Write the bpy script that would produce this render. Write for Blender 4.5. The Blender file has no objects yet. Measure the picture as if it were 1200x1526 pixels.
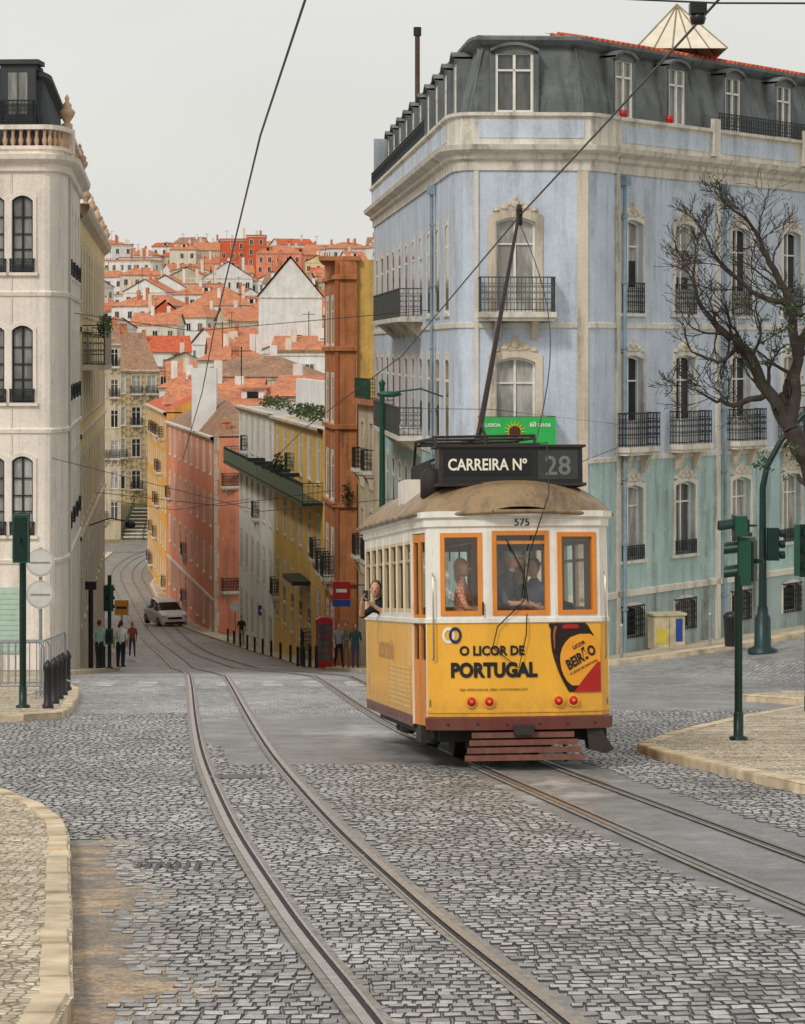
import bpy, math, random
import numpy as np
from mathutils import Vector, Matrix, noise
from mathutils.geometry import tessellate_polygon
random.seed(7)
R=random.random
def U(a,b): return a+(b-a)*random.random()
scene=bpy.context.scene
I4=Matrix.Identity(4)
# ------------------------------------------------------------------ materials
def C(r,g,b,k=1.0):
    f=lambda c:(c/255/12.92 if c/255<=.04045 else ((c/255+.055)/1.055)**2.4)*k
    return (min(f(r),.9),min(f(g),.9),min(f(b),.9),1)
class NT:
    def __init__(s,name):
        s.m=bpy.data.materials.new(name); s.m.use_nodes=True
        s.t=s.m.node_tree; s.n=s.t.nodes; s.b=s.n['Principled BSDF']
        s.tc=s.n.new('ShaderNodeTexCoord')
    def link(s,a,b): s.t.links.new(a,b)
    def mp(s,scale,rot=(0,0,0)):
        m=s.n.new('ShaderNodeMapping'); m.inputs['Scale'].default_value=scale; m.inputs['Rotation'].default_value=rot
        s.link(s.tc.outputs['Object'],m.inputs['Vector']); return m.outputs[0]
    def noise(s,scale,detail=4,vec=None,rough=.55):
        n=s.n.new('ShaderNodeTexNoise'); n.inputs['Scale'].default_value=scale; n.inputs['Detail'].default_value=min(detail,4); n.inputs['Roughness'].default_value=rough
        s.link(vec if vec else s.tc.outputs['Object'],n.inputs['Vector']); return n.outputs['Fac']
    def rng(s,v,a,b,c,d):
        n=s.n.new('ShaderNodeMapRange'); n.inputs[1].default_value=a;n.inputs[2].default_value=b;n.inputs[3].default_value=c;n.inputs[4].default_value=d
        s.link(v,n.inputs[0]); return n.outputs[0]
    def mix(s,f,a,b,mode='MIX'):
        n=s.n.new('ShaderNodeMix'); n.data_type='RGBA'; n.blend_type=mode
        for k,v in ((0,f),(6,a),(7,b)):
            if isinstance(v,(int,float,tuple)): n.inputs[k].default_value=v
            else: s.link(v,n.inputs[k])
        return n.outputs[2]
    def math(s,op,a,b=None):
        n=s.n.new('ShaderNodeMath'); n.operation=op
        for k,v in ((0,a),(1,b)):
            if v is None: continue
            if isinstance(v,(int,float)): n.inputs[k].default_value=v
            else: s.link(v,n.inputs[k])
        return n.outputs[0]
    def bump(s,h,strength=.3,dist=.02):
        n=s.n.new('ShaderNodeBump'); n.inputs['Strength'].default_value=strength; n.inputs['Distance'].default_value=dist
        s.link(h,n.inputs['Height']); s.link(n.outputs[0],s.b.inputs['Normal'])
    def fin(s,col,rough=.7,metal=0,spec=.4):
        if isinstance(col,tuple): s.b.inputs['Base Color'].default_value=col
        else: s.link(col,s.b.inputs['Base Color'])
        if isinstance(rough,(int,float)): s.b.inputs['Roughness'].default_value=rough
        else: s.link(rough,s.b.inputs['Roughness'])
        s.b.inputs['Metallic'].default_value=metal
        s.b.inputs['Specular IOR Level'].default_value=spec
        return s.m
_mc={}
def mk(name,col,rough=.6,var=.2,scale=4,metal=0,bump=.15,spec=.4):
    if name in _mc: return _mc[name]
    t=NT(name); n=t.noise(scale,4); v=t.rng(n,.3,.7,1-var,1+var*.5)
    c=t.mix(1.0,col,v,'MULTIPLY'); 
    if bump: t.bump(t.noise(scale*8,3),bump,.01)
    _mc[name]=t.fin(c,rough,metal,spec); return _mc[name]
def wallm(name,col,dirt=.35,dcol=(.14,.115,.09,1),patch=.14):
    if name in _mc: return _mc[name]
    t=NT(name)
    big=t.rng(t.noise(.5,4,rough=.7),.35,.7,1-patch,1+patch*.6)
    c=t.mix(1.0,col,big,'MULTIPLY')
    st=t.noise(1.0,4,t.mp((2.2,2.2,.18)),.7)
    st2=t.noise(1.3,4,rough=.8)
    f=t.math('MULTIPLY',t.rng(st,.46,.72,0,1),t.rng(st2,.35,.6,.2,1))
    f=t.math('MULTIPLY',f,min(dirt*1.45,1))
    c=t.mix(f,c,dcol)
    fine=t.noise(12,4,rough=.7); c=t.mix(1.0,c,t.rng(fine,.3,.7,.87,1.07),'MULTIPLY')
    t.bump(fine,.25,.02)
    _mc[name]=t.fin(c,.85,0,.2); return _mc[name]
def roofm(name,col):
    if name in _mc: return _mc[name]
    t=NT(name)
    n=t.noise(.7,4,rough=.75); c=t.mix(t.rng(n,.38,.7,0,.9),col,(col[0]*.5,col[1]*.62,col[2]*.8,1))
    w=t.noise(3.5,3); c=t.mix(1.0,c,t.rng(w,.35,.65,.72,1.15),'MULTIPLY')
    t.bump(w,.6,.08)
    _mc[name]=t.fin(c,.85,0,.2); return _mc[name]
def glassm(name,col,rough=.08,spec=.6):
    if name in _mc: return _mc[name]
    t=NT(name); c=t.mix(t.rng(t.noise(1.4,3,t.mp((3,3,.7))),.4,.62,0,1),(col[0]*.55,col[1]*.55,col[2]*.55,1),col)
    t.bump(t.noise(1.5,2),.08,.02)
    _mc[name]=t.fin(c,rough,0,spec); return _mc[name]
G_D=glassm('window_glass_dark',(.022,.024,.027,1)); G_M=glassm('window_glass_mid',(.13,.135,.13,1)); G_L=glassm('window_glass_curtain',(.5,.49,.46,1),.2); G_B=glassm('window_glass_blind',(.30,.30,.285,1),.15)
WHITE=mk('white_paint',C(236,233,225),.5,.15)
CREAM=wallm('cream_stone',C(236,226,208),.4)
TRIM=wallm('pale_stone_trim',C(226,220,208),.55)
TRIM2=wallm('warm_stone_trim',C(218,204,184),.6)
IRON=mk('wrought_iron',C(44,50,53),.5,.3,6,.3)
IRONB=mk('weathered_iron',C(84,86,84),.6,.3,6,.2)
BLUE=wallm('pale_blue_render',C(203,214,228),.5,(.24,.24,.26,1),.13)
TEAL=wallm('teal_render',C(180,207,205),.6,(.18,.2,.18,1),.16)
GREY=wallm('mansard_slate',C(122,127,128),.7,(.04,.04,.04,1),.25)
LWALL=wallm('cream_render',C(242,231,219),.4,(.24,.18,.13,1),.12)
YWALL=wallm('yellow_render',C(236,212,158),.5)
ORWALL=wallm('orange_render',C(238,176,84),.4)
PINK=wallm('salmon_render',C(238,152,120),.45)
BROWN=wallm('brown_orange_render',C(202,132,86),.8,(.13,.08,.05,1),.3)
WW=wallm('white_render',C(238,238,236),.3,(.35,.34,.32,1))
TANW=wallm('tan_render',C(214,200,174),.6)
OCH=wallm('ochre_render',C(234,194,110),.4)
REDW=wallm('red_render',C(218,106,70),.3)
GREYW=wallm('grey_render',C(190,187,180),.5)
T1=roofm('terracotta_roof',C(216,140,102)); T2=roofm('terracotta_roof_red',C(218,108,74)); T3=roofm('old_tile_roof',C(174,134,106)); T4=roofm('slate_roof',C(128,132,136))
GREEN=mk('green_enamel',C(34,84,66),.35,.15,3,.1); DGREEN=mk('dark_green_enamel',C(26,52,46),.35,.2,3,.2)
DARK=mk('dark_rubber',(.02,.02,.02,1),.6,.3); BLACK=mk('black_paint',(.018,.018,.019,1),.4,.2)
STEEL=mk('galvanised_steel',C(160,162,162),.4,.2,8,.6)
RED=mk('red_paint',C(178,30,26),.35,.15)
SKIN=mk('skin',C(206,158,130),.6,.1,8,0,0)
# ------------------------------------------------------------------ mesh builder
class Part:
    def __init__(s): s.v=[];s.f=[];s.mi=[];s.mats=[];s.sm=[]
    def m(s,mat):
        if mat not in s.mats: s.mats.append(mat)
        return s.mats.index(mat)
    def face(s,pts,mat,sm=False):
        b=len(s.v); s.v.extend([tuple(p) for p in pts]); s.f.append(tuple(range(b,b+len(pts)))); s.mi.append(s.m(mat)); s.sm.append(sm)
    def mesh(s,vs,fs,mat,sm=False):
        b=len(s.v); s.v.extend([tuple(p) for p in vs]); i=s.m(mat)
        for f in fs: s.f.append(tuple(b+k for k in f)); s.mi.append(i); s.sm.append(sm)
    def build(s,name):
        me=bpy.data.meshes.new(name); me.from_pydata(s.v,[],s.f)
        for m in s.mats: me.materials.append(m)
        me.polygons.foreach_set('material_index',s.mi); me.polygons.foreach_set('use_smooth',s.sm); me.update()
        o=bpy.data.objects.new(name,me); scene.collection.objects.link(o); return o
class Thing:
    def __init__(s,name,M=None): s.name=name; s.parts={}; s.M=M
    def __getitem__(s,k):
        if k not in s.parts: s.parts[k]=Part()
        return s.parts[k]
    def done(s,single=False,bevel=0):
        if single or len(s.parts)==1:
            o=list(s.parts.values())[0].build(s.name); root=o
            if s.M: o.matrix_world=s.M
        else:
            root=bpy.data.objects.new(s.name,None); scene.collection.objects.link(root)
            if s.M: root.matrix_world=s.M
            for k,p in s.parts.items():
                o=p.build(k); o.parent=root
                if bevel:
                    b=o.modifiers.new('b','BEVEL'); b.width=bevel; b.segments=2
        return root
def X(M,p): return M@Vector(p)
def box(P,M,a,b,mat):
    x0,y0,z0=a;x1,y1,z1=b
    vs=[X(M,p) for p in ((x0,y0,z0),(x1,y0,z0),(x1,y1,z0),(x0,y1,z0),(x0,y0,z1),(x1,y0,z1),(x1,y1,z1),(x0,y1,z1))]
    P.mesh(vs,[(0,3,2,1),(4,5,6,7),(0,1,5,4),(1,2,6,5),(2,3,7,6),(3,0,4,7)],mat)
def basis(d):
    d=Vector(d).normalized(); a=Vector((0,0,1)) if abs(d.z)<.9 else Vector((1,0,0))
    u=d.cross(a).normalized(); return u,u.cross(d)
def tube(P,M,pts,rad,mat,n=6,cap=True):
    pts=[X(M,p) for p in pts]
    if isinstance(rad,(int,float)): rad=[rad]*len(pts)
    vs=[];fs=[]; u=None
    for i,p in enumerate(pts):
        d=(pts[min(i+1,len(pts)-1)]-pts[max(i-1,0)])
        if d.length<1e-6: d=Vector((0,0,1))
        d.normalize()
        if u is None: u,w=basis(d)
        else:
            u=(u-d*u.dot(d)); 
            if u.length<1e-4: u,_=basis(d)
            u.normalize(); w=u.cross(d)
        for k in range(n):
            a=2*math.pi*k/n; vs.append(p+(u*math.cos(a)+w*math.sin(a))*rad[i])
    for i in range(len(pts)-1):
        for k in range(n):
            a=i*n+k;b=i*n+(k+1)%n; fs.append((a,b,b+n,a+n))
    P.mesh(vs,fs,mat,True)
    if cap:
        P.mesh(vs[:n],[tuple(range(n))],mat); P.mesh(vs[-n:],[tuple(range(n))],mat)
def cyl(P,M,a,b,r,mat,n=12,r2=None): tube(P,M,[a,b],[r,r if r2 is None else r2],mat,n)
def lathe(P,M,c,prof,mat,n=12,sm=True):
    vs=[];fs=[]
    for r,z in prof:
        for k in range(n):
            a=2*math.pi*k/n; vs.append(X(M,(c[0]+r*math.cos(a),c[1]+r*math.sin(a),c[2]+z)))
    for i in range(len(prof)-1):
        for k in range(n):
            a=i*n+k;b=i*n+(k+1)%n; fs.append((a,b,b+n,a+n))
    P.mesh(vs,fs,mat,sm)
def ell(P,M,c,r,mat,nu=10,nv=7):
    vs=[];fs=[]
    for j in range(nv+1):
        t=math.pi*j/nv
        for i in range(nu):
            a=2*math.pi*i/nu; vs.append(X(M,(c[0]+r[0]*math.sin(t)*math.cos(a),c[1]+r[1]*math.sin(t)*math.sin(a),c[2]+r[2]*math.cos(t))))
    for j in range(nv):
        for i in range(nu):
            a=j*nu+i;b=j*nu+(i+1)%nu; fs.append((a,b,b+nu,a+nu))
    P.mesh(vs,fs,mat,True)
def prism(P,M,pts,y0,y1,mat):
    """polygon in local xz plane extruded along y"""
    n=len(pts); a=[X(M,(p[0],y0,p[1])) for p in pts]; b=[X(M,(p[0],y1,p[1])) for p in pts]
    P.face(a,mat);P.face(b,mat)
    for i in range(n):
        j=(i+1)%n; P.face([a[i],a[j],b[j],b[i]],mat)
def text(P,s,size,fn,mat,bold=.0,sx=1.0):
    cu=bpy.data.curves.new('t','FONT'); cu.body=s; cu.size=size; cu.align_x='CENTER'; cu.offset=bold; cu.resolution_u=3
    o=bpy.data.objects.new('t',cu); scene.collection.objects.link(o)
    bpy.context.view_layer.update()
    me=bpy.data.meshes.new_from_object(o.evaluated_get(bpy.context.evaluated_depsgraph_get()))
    P.mesh([fn(v.co.x*sx,v.co.y) for v in me.vertices],[tuple(p.vertices) for p in me.polygons],mat)
    bpy.data.objects.remove(o); bpy.data.meshes.remove(me)
# ------------------------------------------------------------------ terrain height
PR=[(-30,.66),(0,-2.1),(70,-8.54),(105,-12.6),(121,-14.4),(150,-17),(172,-18.8),(200,-20.5),(250,-21.2),(290,-21.5),(299,-21.3),(315,-18.6),(400,-14),(500,-8),(600,-1),(700,6.5),(800,14),(900,22),(1000,26),(1600,20),(9000,0)]
def Hh(x,y):
    z=PR[-1][1]
    for (a,za),(b,zb) in zip(PR,PR[1:]):
        if y<=b: z=za+(zb-za)*(y-a)/(b-a); break
    t=min(max((y-60)/25,0),1); t=t*t*(3-2*t); q=min(max((260-y)/100,0),1)
    return z+.14*min(max(x-3,0),15)*t*q
def curve(pts):
    ys=[p[1] for p in pts]; xs=[p[0] for p in pts]
    m=[]
    for i in range(len(pts)):
        a=max(i-1,0);b=min(i+1,len(pts)-1); m.append((xs[b]-xs[a])/(ys[b]-ys[a]))
    def f(y):
        if y<=ys[0]: return xs[0]+m[0]*(y-ys[0])
        if y>=ys[-1]: return xs[-1]
        for i in range(len(pts)-1):
            if y<=ys[i+1]:
                h=ys[i+1]-ys[i];t=(y-ys[i])/h
                return (2*t**3-3*t*t+1)*xs[i]+(t**3-2*t*t+t)*h*m[i]+(-2*t**3+3*t*t)*xs[i+1]+(t**3-t*t)*h*m[i+1]
    return f
XL=curve([(1.15,6),(.85,9),(.32,13.2),(-.3,17.8),(-1.2,25.5),(-2.4,37.8),(-5.0,68.9),(-8.2,105),(-12.6,145),(-16.4,175),(-20.4,205),(-24.3,232),(-27.2,255),(-27.6,275),(-26.0,292)])
XR=curve([(5.2,5),(4.4,10),(3.22,17.6),(2.1,26.9),(1.36,33.3),(.15,44.9),(-1.75,68.9),(-4.9,105),(-10.6,145),(-14.4,175),(-18.4,205),(-22.3,232),(-25.2,255),(-25.6,275),(-23.8,292)])
# ------------------------------------------------------------------ ground materials
def cobble_mat():
    t=NT('sett_paving_far')
    b=t.n.new('ShaderNodeTexBrick'); 
    dv=t.n.new('ShaderNodeTexNoise'); dv.inputs['Scale'].default_value=1.5; t.link(t.tc.outputs['Object'],dv.inputs['Vector'])
    sc_=t.n.new('ShaderNodeVectorMath'); sc_.operation='SCALE'; sc_.inputs['Scale'].default_value=.14; t.link(dv.outputs['Color'],sc_.inputs[0])
    ad=t.n.new('ShaderNodeVectorMath'); ad.operation='ADD'; t.link(t.tc.outputs['Object'],ad.inputs[0]); t.link(sc_.outputs[0],ad.inputs[1]); t.link(ad.outputs[0],b.inputs['Vector'])
    b.inputs['Scale'].default_value=1; b.inputs['Brick Width'].default_value=.15; b.inputs['Row Height'].default_value=.27; b.inputs['Mortar Size'].default_value=.018
    b.inputs['Color1'].default_value=C(182,180,178); b.inputs['Color2'].default_value=C(136,135,135); b.inputs['Mortar'].default_value=C(78,76,74); b.inputs['Mortar Smooth'].default_value=.3
    asp=t.mix(t.rng(t.noise(40,3),.3,.7,0,1),C(126,125,125),C(168,166,163))
    n=t.noise(.12,4,rough=.6)
    c=t.mix(t.rng(n,.49,.54,0,1),b.outputs[0],asp)
    st=t.rng(t.noise(.5,4,t.mp((1,.35,1)),.75),.35,.7,.66,1.32)
    c=t.mix(1.0,c,st,'MULTIPLY')
    t.bump(b.outputs['Fac'],-.5,.02)
    return t.fin(c,t.rng(t.noise(.6,3),.35,.65,.32,.58),0,.5)
def sett_mat():
    t=NT('granite_setts'); g=t.n.new('ShaderNodeNewGeometry')
    c=t.mix(g.outputs['Random Per Island'],C(122,122,125),C(204,202,199))
    c=t.mix(t.rng(t.noise(.7,4,rough=.75),.44,.68,0,.6),c,C(102,97,92))
    c=t.mix(t.rng(t.noise(1.3,4,rough=.75),.54,.68,0,.55),c,C(222,220,216))
    c=t.mix(t.rng(t.noise(2.3,4,rough=.8),.58,.7,0,.4),c,C(150,132,108))
    c=t.mix(1.0,c,t.rng(t.noise(55,3),.3,.7,.68,1.2),'MULTIPLY')
    t.bump(t.noise(30,4),.7,.015)
    return t.fin(c,t.rng(t.noise(1.1,3),.35,.65,.2,.5),0,.65)
def asphalt_mat(name,a,b,sc=60,crack=.5,sheen_stain=0):
    t=NT(name); c=t.mix(t.rng(t.noise(sc,3),.35,.65,0,1),a,b)
    c=t.mix(1.0,c,t.rng(t.noise(.9,4,rough=.75),.35,.7,.64,1.25),'MULTIPLY')
    c=t.mix(1.0,c,t.rng(t.noise(6,4,rough=.75),.35,.7,.8,1.14),'MULTIPLY')
    if sheen_stain:
        c=t.mix(t.rng(t.noise(.42,4,t.mp((1,.5,1)),.8),.54,.66,0,sheen_stain),c,C(206,203,198))  # pale patches: light stains plus wet highlights painted into the asphalt colour
    if crack:
        v=t.n.new('ShaderNodeTexVoronoi'); v.feature='DISTANCE_TO_EDGE'; v.inputs['Scale'].default_value=.4
        w=t.n.new('ShaderNodeVectorMath'); w.operation='ADD'; nn=t.n.new('ShaderNodeTexNoise'); nn.inputs['Scale'].default_value=1.6; nn.inputs['Detail'].default_value=4; t.link(t.tc.outputs['Object'],nn.inputs['Vector'])
        t.link(t.tc.outputs['Object'],w.inputs[0]); t.link(nn.outputs['Color'],w.inputs[1]); t.link(w.outputs[0],v.inputs['Vector'])
        cf=t.math('MULTIPLY',t.rng(v.outputs['Distance'],0,.010,crack,0),t.rng(t.noise(.6,2),.5,.6,0,1))
        c=t.mix(cf,c,(.04,.037,.033,1))
    t.bump(t.noise(sc,4),.6,.012)
    return t.fin(c,t.rng(t.noise(1.5,3),.3,.7,.28,.58),0,.55)
def sandy_mat():
    t=NT('asphalt_sandy'); g=t.mix(t.rng(t.noise(50,3),.35,.65,0,1),C(112,104,96),C(160,150,140))
    s_=t.mix(t.rng(t.noise(34,3),.35,.65,0,1),C(160,132,104),C(214,190,160))
    c=t.mix(t.rng(t.noise(1.5,4,rough=.8),.42,.58,0,1),s_,g)
    c=t.mix(t.rng(t.noise(9,4,rough=.8),.56,.64,0,.7),c,C(96,82,68))
    c=t.mix(1.0,c,t.rng(t.noise(4,4,rough=.8),.3,.7,.75,1.15),'MULTIPLY')
    t.bump(t.noise(26,4,rough=.7),.9,.02)
    return t.fin(c,.75,0,.4)
def mosaic_mat():
    t=NT('limestone_mosaic'); v=t.n.new('ShaderNodeTexVoronoi'); v.feature='DISTANCE_TO_EDGE'; v.inputs['Scale'].default_value=14; v.inputs['Randomness'].default_value=.6
    mp=t.mp((1,.75,1)); t.link(mp,v.inputs['Vector'])
    v2=t.n.new('ShaderNodeTexVoronoi'); v2.inputs['Scale'].default_value=14; v2.inputs['Randomness'].default_value=.6; t.link(mp,v2.inputs['Vector'])
    hs=t.n.new('ShaderNodeSeparateColor'); t.link(v2.outputs['Color'],hs.inputs[0])
    c=t.mix(hs.outputs[0],C(190,174,148),C(234,222,200))
    c=t.mix(t.rng(v.outputs['Distance'],.02,.12,1,0),c,C(122,104,80))
    c=t.mix(1.0,c,t.rng(t.noise(.8,4,rough=.75),.35,.7,.66,1.12),'MULTIPLY')
    t.bump(t.rng(v.outputs['Distance'],0,.2,0,1),.5,.01)
    return t.fin(c,.7,0,.3)
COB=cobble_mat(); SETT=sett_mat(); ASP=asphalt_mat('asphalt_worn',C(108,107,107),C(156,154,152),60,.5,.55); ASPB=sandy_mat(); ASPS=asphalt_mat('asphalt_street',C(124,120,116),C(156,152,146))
JOINT=mk('joint_dirt',C(76,73,69),.9,.5,5)
MOS=mosaic_mat(); KERB=mk('kerb_limestone',C(214,195,164),.75,.45,2.5,0,.5)
RAIL=mk('rail_steel',C(205,203,199),.22,.25,12,.8); GROOVE=mk('rail_groove',(.02,.019,.018,1),.7,.3); RBED=mk('rail_bedding',C(146,139,130),.6,.4,9,0,.5)
SOIL=mk('hill_soil',C(128,120,84),.9,.4,.05)
def sheet(P,xs,ys,off,mat,hf=Hh):
    nx=len(xs);vs=[];fs=[]
    for y in ys:
        for x in xs: vs.append((x,y,hf(x,y)+off))
    for j in range(len(ys)-1):
        for i in range(nx-1):
            a=j*nx+i; fs.append((a,a+1,a+nx+1,a+nx))
    P.mesh(vs,fs,mat,True)
g=Thing('ground')
xs=[-6000,-2500,-1000,-500,-250,-120,-80]+list(range(-60,61,6))+[80,120,250,500,1000,2500,6000]
ys=[-4000,-1500,-500,-150,-60,-30,-10]+list(range(0,320,5))+list(range(320,1000,20))+[1000,1200,1600,2500,4000,9000]
sheet(g['ground'],xs,ys,-.14,SOIL); g.done(True)
r=Thing('road')
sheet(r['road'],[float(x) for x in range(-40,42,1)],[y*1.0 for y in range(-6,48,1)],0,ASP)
sheet(r['road'],[float(x) for x in range(-40,42,1)],[y*1.0 for y in range(47,126,1)],0,COB)
P=r['road']; yy=list(range(125,300,3)); vs=[];fs=[]
for y in yy:
    c=(XL(y)+XR(y))/2
    for k in range(9):
        x=c+(k-4)*1.6; vs.append((x,y,Hh(x,y)+.004))
for j in range(len(yy)-1):
    for k in range(8):
        a=j*9+k; fs.append((a,a+1,a+10,a+9))
P.mesh(vs,fs,ASPS,True)
vs=[];fs=[]
for j,x in enumerate(range(-34,31,4)):
    for k in range(5):
        y=283+k*3+(x+28)*.05; vs.append((x,y,Hh(x,y)+.03))
for j in range(16):
    for k in range(4):
        a=j*5+k; fs.append((a,a+1,a+6,a+5))
P.mesh(vs,fs,ASPS,True)
def nz(x,y,s=1.3): return noise.noise(Vector((x*s,y*s,3.1)))
def patch(x,y):
    q=.06*nz(x,y,2)+.04*nz(x,y,7)
    if abs(x-XR(y)-.1)<.90+q: return 1
    if y>34+2*nz(x,y,.4) and XL(y)-.2<x<XR(y): return 1
    if x<-1.25-(y-13)*.13+.35*nz(x,y,.8)+q+.08*nz(x,y,4) and y<22.5+nz(x,y): return 2
    if y>38+1.5*nz(x,y,.5) and abs(x-XL(y))<.6: return 1
    return 0
ap=Thing('asphalt_patch'); P=ap['asphalt_patch']; s=.07
vs=[];fs=[];idx={}
for j in range(int(15/s)):
    y=9+j*s
    for i in range(int(-5/s),int(.5/s)):
        x=i*s
        if patch(x+s/2-.25,y+s/2)==2:
            q=[]
            for (a,b) in ((i,j),(i+1,j),(i+1,j+1),(i,j+1)):
                if (a,b) not in idx:
                    idx[(a,b)]=len(vs); X0=a*s+.02*nz(a,b,.9);Y0=9+b*s; vs.append((X0,Y0,Hh(X0,Y0)+.006+.004*nz(X0,Y0,2)))
                q.append(idx[(a,b)])
            fs.append(tuple(q))
P.mesh(vs,fs,ASPB,True)
ap.done(True)
PT=NT('worn_crossing_paint'); cc=PT.mix(PT.rng(PT.noise(1.6,4,rough=.85),.44,.66,0,1),C(146,145,143),C(206,204,199)); PTM=PT.fin(cc,.65)
cw=Thing('crossing_marking')
for i in range(11):
    x0=-9.2+i*1.0+.1*nz(i,2)
    for k in range(6):
        y0=62+k*.7;y1=y0+.7
        cw['m'].face([(x0-.04*(y0-60),y0,Hh(x0,y0)+.006),(x0+.5-.04*(y0-60),y0,Hh(x0+.5,y0)+.006),(x0+.5-.04*(y1-60),y1,Hh(x0+.5,y1)+.006),(x0-.04*(y1-60),y1,Hh(x0,y1)+.006)],PTM)
cw.done(True)
r.done(True)
st=Thing('cobblestone_setts'); vs=[];fs=[];fd=[]
v=9.0
def railclear(x,y):
    for f in (XL,XR):
        for o in (-.52,.52):
            if abs(x-f(y)-o)<.11: return False
    return True
COVERS=[(-1.9,31.0),(4.0,22.6)]
while v<48:
    dv=U(.118,.158); u=-.15*v-2.2-XL(v)+U(0,.1); lim=.15*v+2.2
    while True:
        du=U(.072,.125); x=XL(v)+u+du/2; y=v+.12*(u+du/2)+.06*math.sin(u*1.3+v*.7)+.025*math.sin(u*3.1+v)
        if x>lim: break
        pc=patch(x,y)
        if y>8 and (pc==0 or (pc==2 and nz(x,y,1.1)>.38)) and railclear(x,y) and min(math.dist((x,y),c_) for c_ in COVERS)>.36:
            h=Hh(x,y); a=du/2-.001; b=dv/2-.002; zt=h+.013+U(-.004,.0035)+.004*nz(x,y,1.2); tx=U(-.045,.045);ty=U(-.02,.02)
            b0=len(vs); rr=U(-.08,.08); cr=math.cos(rr);sr=math.sin(rr)
            for k,(i,jj) in enumerate(((-1,-1),(1,-1),(1,1),(-1,1))):
                xx=i*a;yy_=jj*b; px=x+xx*cr-yy_*sr; py=y+xx*sr+yy_*cr+.12*xx; vs.append((px,py,Hh(px,py)-.003))
            ia=U(.004,.011);ib=U(.006,.018)
            for k,(i,jj) in enumerate(((-1,-1),(1,-1),(1,1),(-1,1))):
                xx=i*(a-ia)*U(.86,1.0);yy_=jj*(b-ib)*U(.86,1.0); px=x+xx*cr-yy_*sr; py=y+xx*sr+yy_*cr+.12*xx; vs.append((px,py,zt-(py-y)*.092+xx*tx+yy_*ty-.0035))
            vs.append((x,y,zt+.002))
            for k in range(4):
                k2=(k+1)%4; fd.append((b0+k,b0+k2,b0+4+k2,b0+4+k)); fs.append((b0+4+k,b0+4+k2,b0+8))
        u+=du
    v+=dv
P=st['s']; P.v=vs; i0=P.m(SETT); i1=P.m(JOINT)
P.f=fs+fd; P.mi=[i0]*len(fs)+[i1]*len(fd); P.sm=[False]*len(P.f)
st.done(True)
CI=mk('cast_iron_cover',C(92,88,84),.45,.3,9,.5)
for (x,y) in COVERS:
    T=Thing('manhole_cover'); M=Matrix.Translation((x,y,Hh(x,y)))@Matrix.Rotation(-.0917,4,'X')
    lathe(T['m'],M,(0,0,0),[(.36,.004),(.36,.016),(.31,.016),(.305,.010),(.30,.016),(.2,.016),(.195,.012),(.19,.016),(0,.016)],CI,28,False); T.done(True)
for f,nm in ((XL,'tram_track'),(XR,'tram_track')):
    t=Thing(nm); P=t['track']
    yy=[5+.5*i for i in range(100)]+[55+1.0*i for i in range(15)]+[70+2.5*i for i in range(87)]
    for o in (-.5,.5):
        inn=-1 if o>0 else 1
        strips=[(-.03,.03,.022,RAIL),(.03*inn,.07*inn,.014,GROOVE),(.07*inn,.088*inn,.020,RAIL),(-.03*inn,-.085*inn,.016,RBED),(.088*inn,.13*inn,.016,RBED)]
        for a,b,z,m in strips:
            vs=[];fs=[]
            for y in yy:
                dx=(f(y+.2)-f(y-.2))/.4; L=math.hypot(1,dx); z2=z+(.012 if y>120 else 0)+(.03 if y>280 else 0)
                for q in (a,b):
                    w=o+q; x=f(y)+w/L; y2=y-w*dx/L; vs.append((x,y2,Hh(x,y2)+z2))
            for i in range(len(yy)-1): fs.append((2*i,2*i+1,2*i+3,2*i+2))
            P.mesh(vs,fs,m,True)
    t.done(True)
# pavements
def resample(pts,step):
    out=[]
    for a,b in zip(pts,pts[1:]):
        n=max(1,int(math.dist(a,b)/step)); out+= [(a[0]+(b[0]-a[0])*i/n,a[1]+(b[1]-a[1])*i/n) for i in range(n)]
    return out+[pts[-1]]
def island(name,pts,kh=.13,kw=.2,blk=.9):
    T=Thing(name); n=len(pts); ring=resample(pts+[pts[0]],1.0)[:-1]
    Z=lambda p,o:(p[0],p[1],Hh(*p)+o)
    tri=tessellate_polygon([[Vector((p[0],p[1],0)) for p in ring]])
    T['surface'].mesh([Z(p,kh-.012) for p in ring],[tuple(t_) for t_ in tri],MOS)
    area=sum(a[0]*b[1]-b[0]*a[1] for a,b in zip(pts,pts[1:]+pts[:1])); sg=1 if area>0 else -1
    for a,b in zip(pts,pts[1:]+pts[:1]):
        L=math.dist(a,b); k=max(1,round(L/blk)); dx=(b[0]-a[0])/L;dy=(b[1]-a[1])/L; nx,ny=-dy*sg,dx*sg
        for i in range(k):
            s0=L*i/k+.01; s1=L*(i+1)/k-.01; j=U(-.012,.012); vs=[]
            for zz in (-.05,kh*.8,kh+j):
                for (s_,w_) in ((s0,0),(s1,0),(s1,kw),(s0,kw)):
                    ins=(.02 if zz>kh*.85 else .0) if w_==0 else 0
                    x=a[0]+dx*s_+nx*(w_+ins+j);y=a[1]+dy*s_+ny*(w_+ins+j); vs.append((x,y,Hh(x,y)+zz))
            fs=[(8,9,10,11)]
            for b0 in (0,4): fs+=[(b0+q,b0+(q+1)%4,b0+4+(q+1)%4,b0+4+q) for q in range(4)]
            T['kerb'].mesh(vs,fs,KERB)
    T.done()
island('pavement',[(-1.5,9),(-1.62,13.2),(-2.2,17.8),(-2.73,22),(-3.0,23.7),(-3.4,25.4),(-4.0,27.2),(-4.9,28.1),(-9,28.5),(-9,9)],.14,.17,.62)
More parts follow.
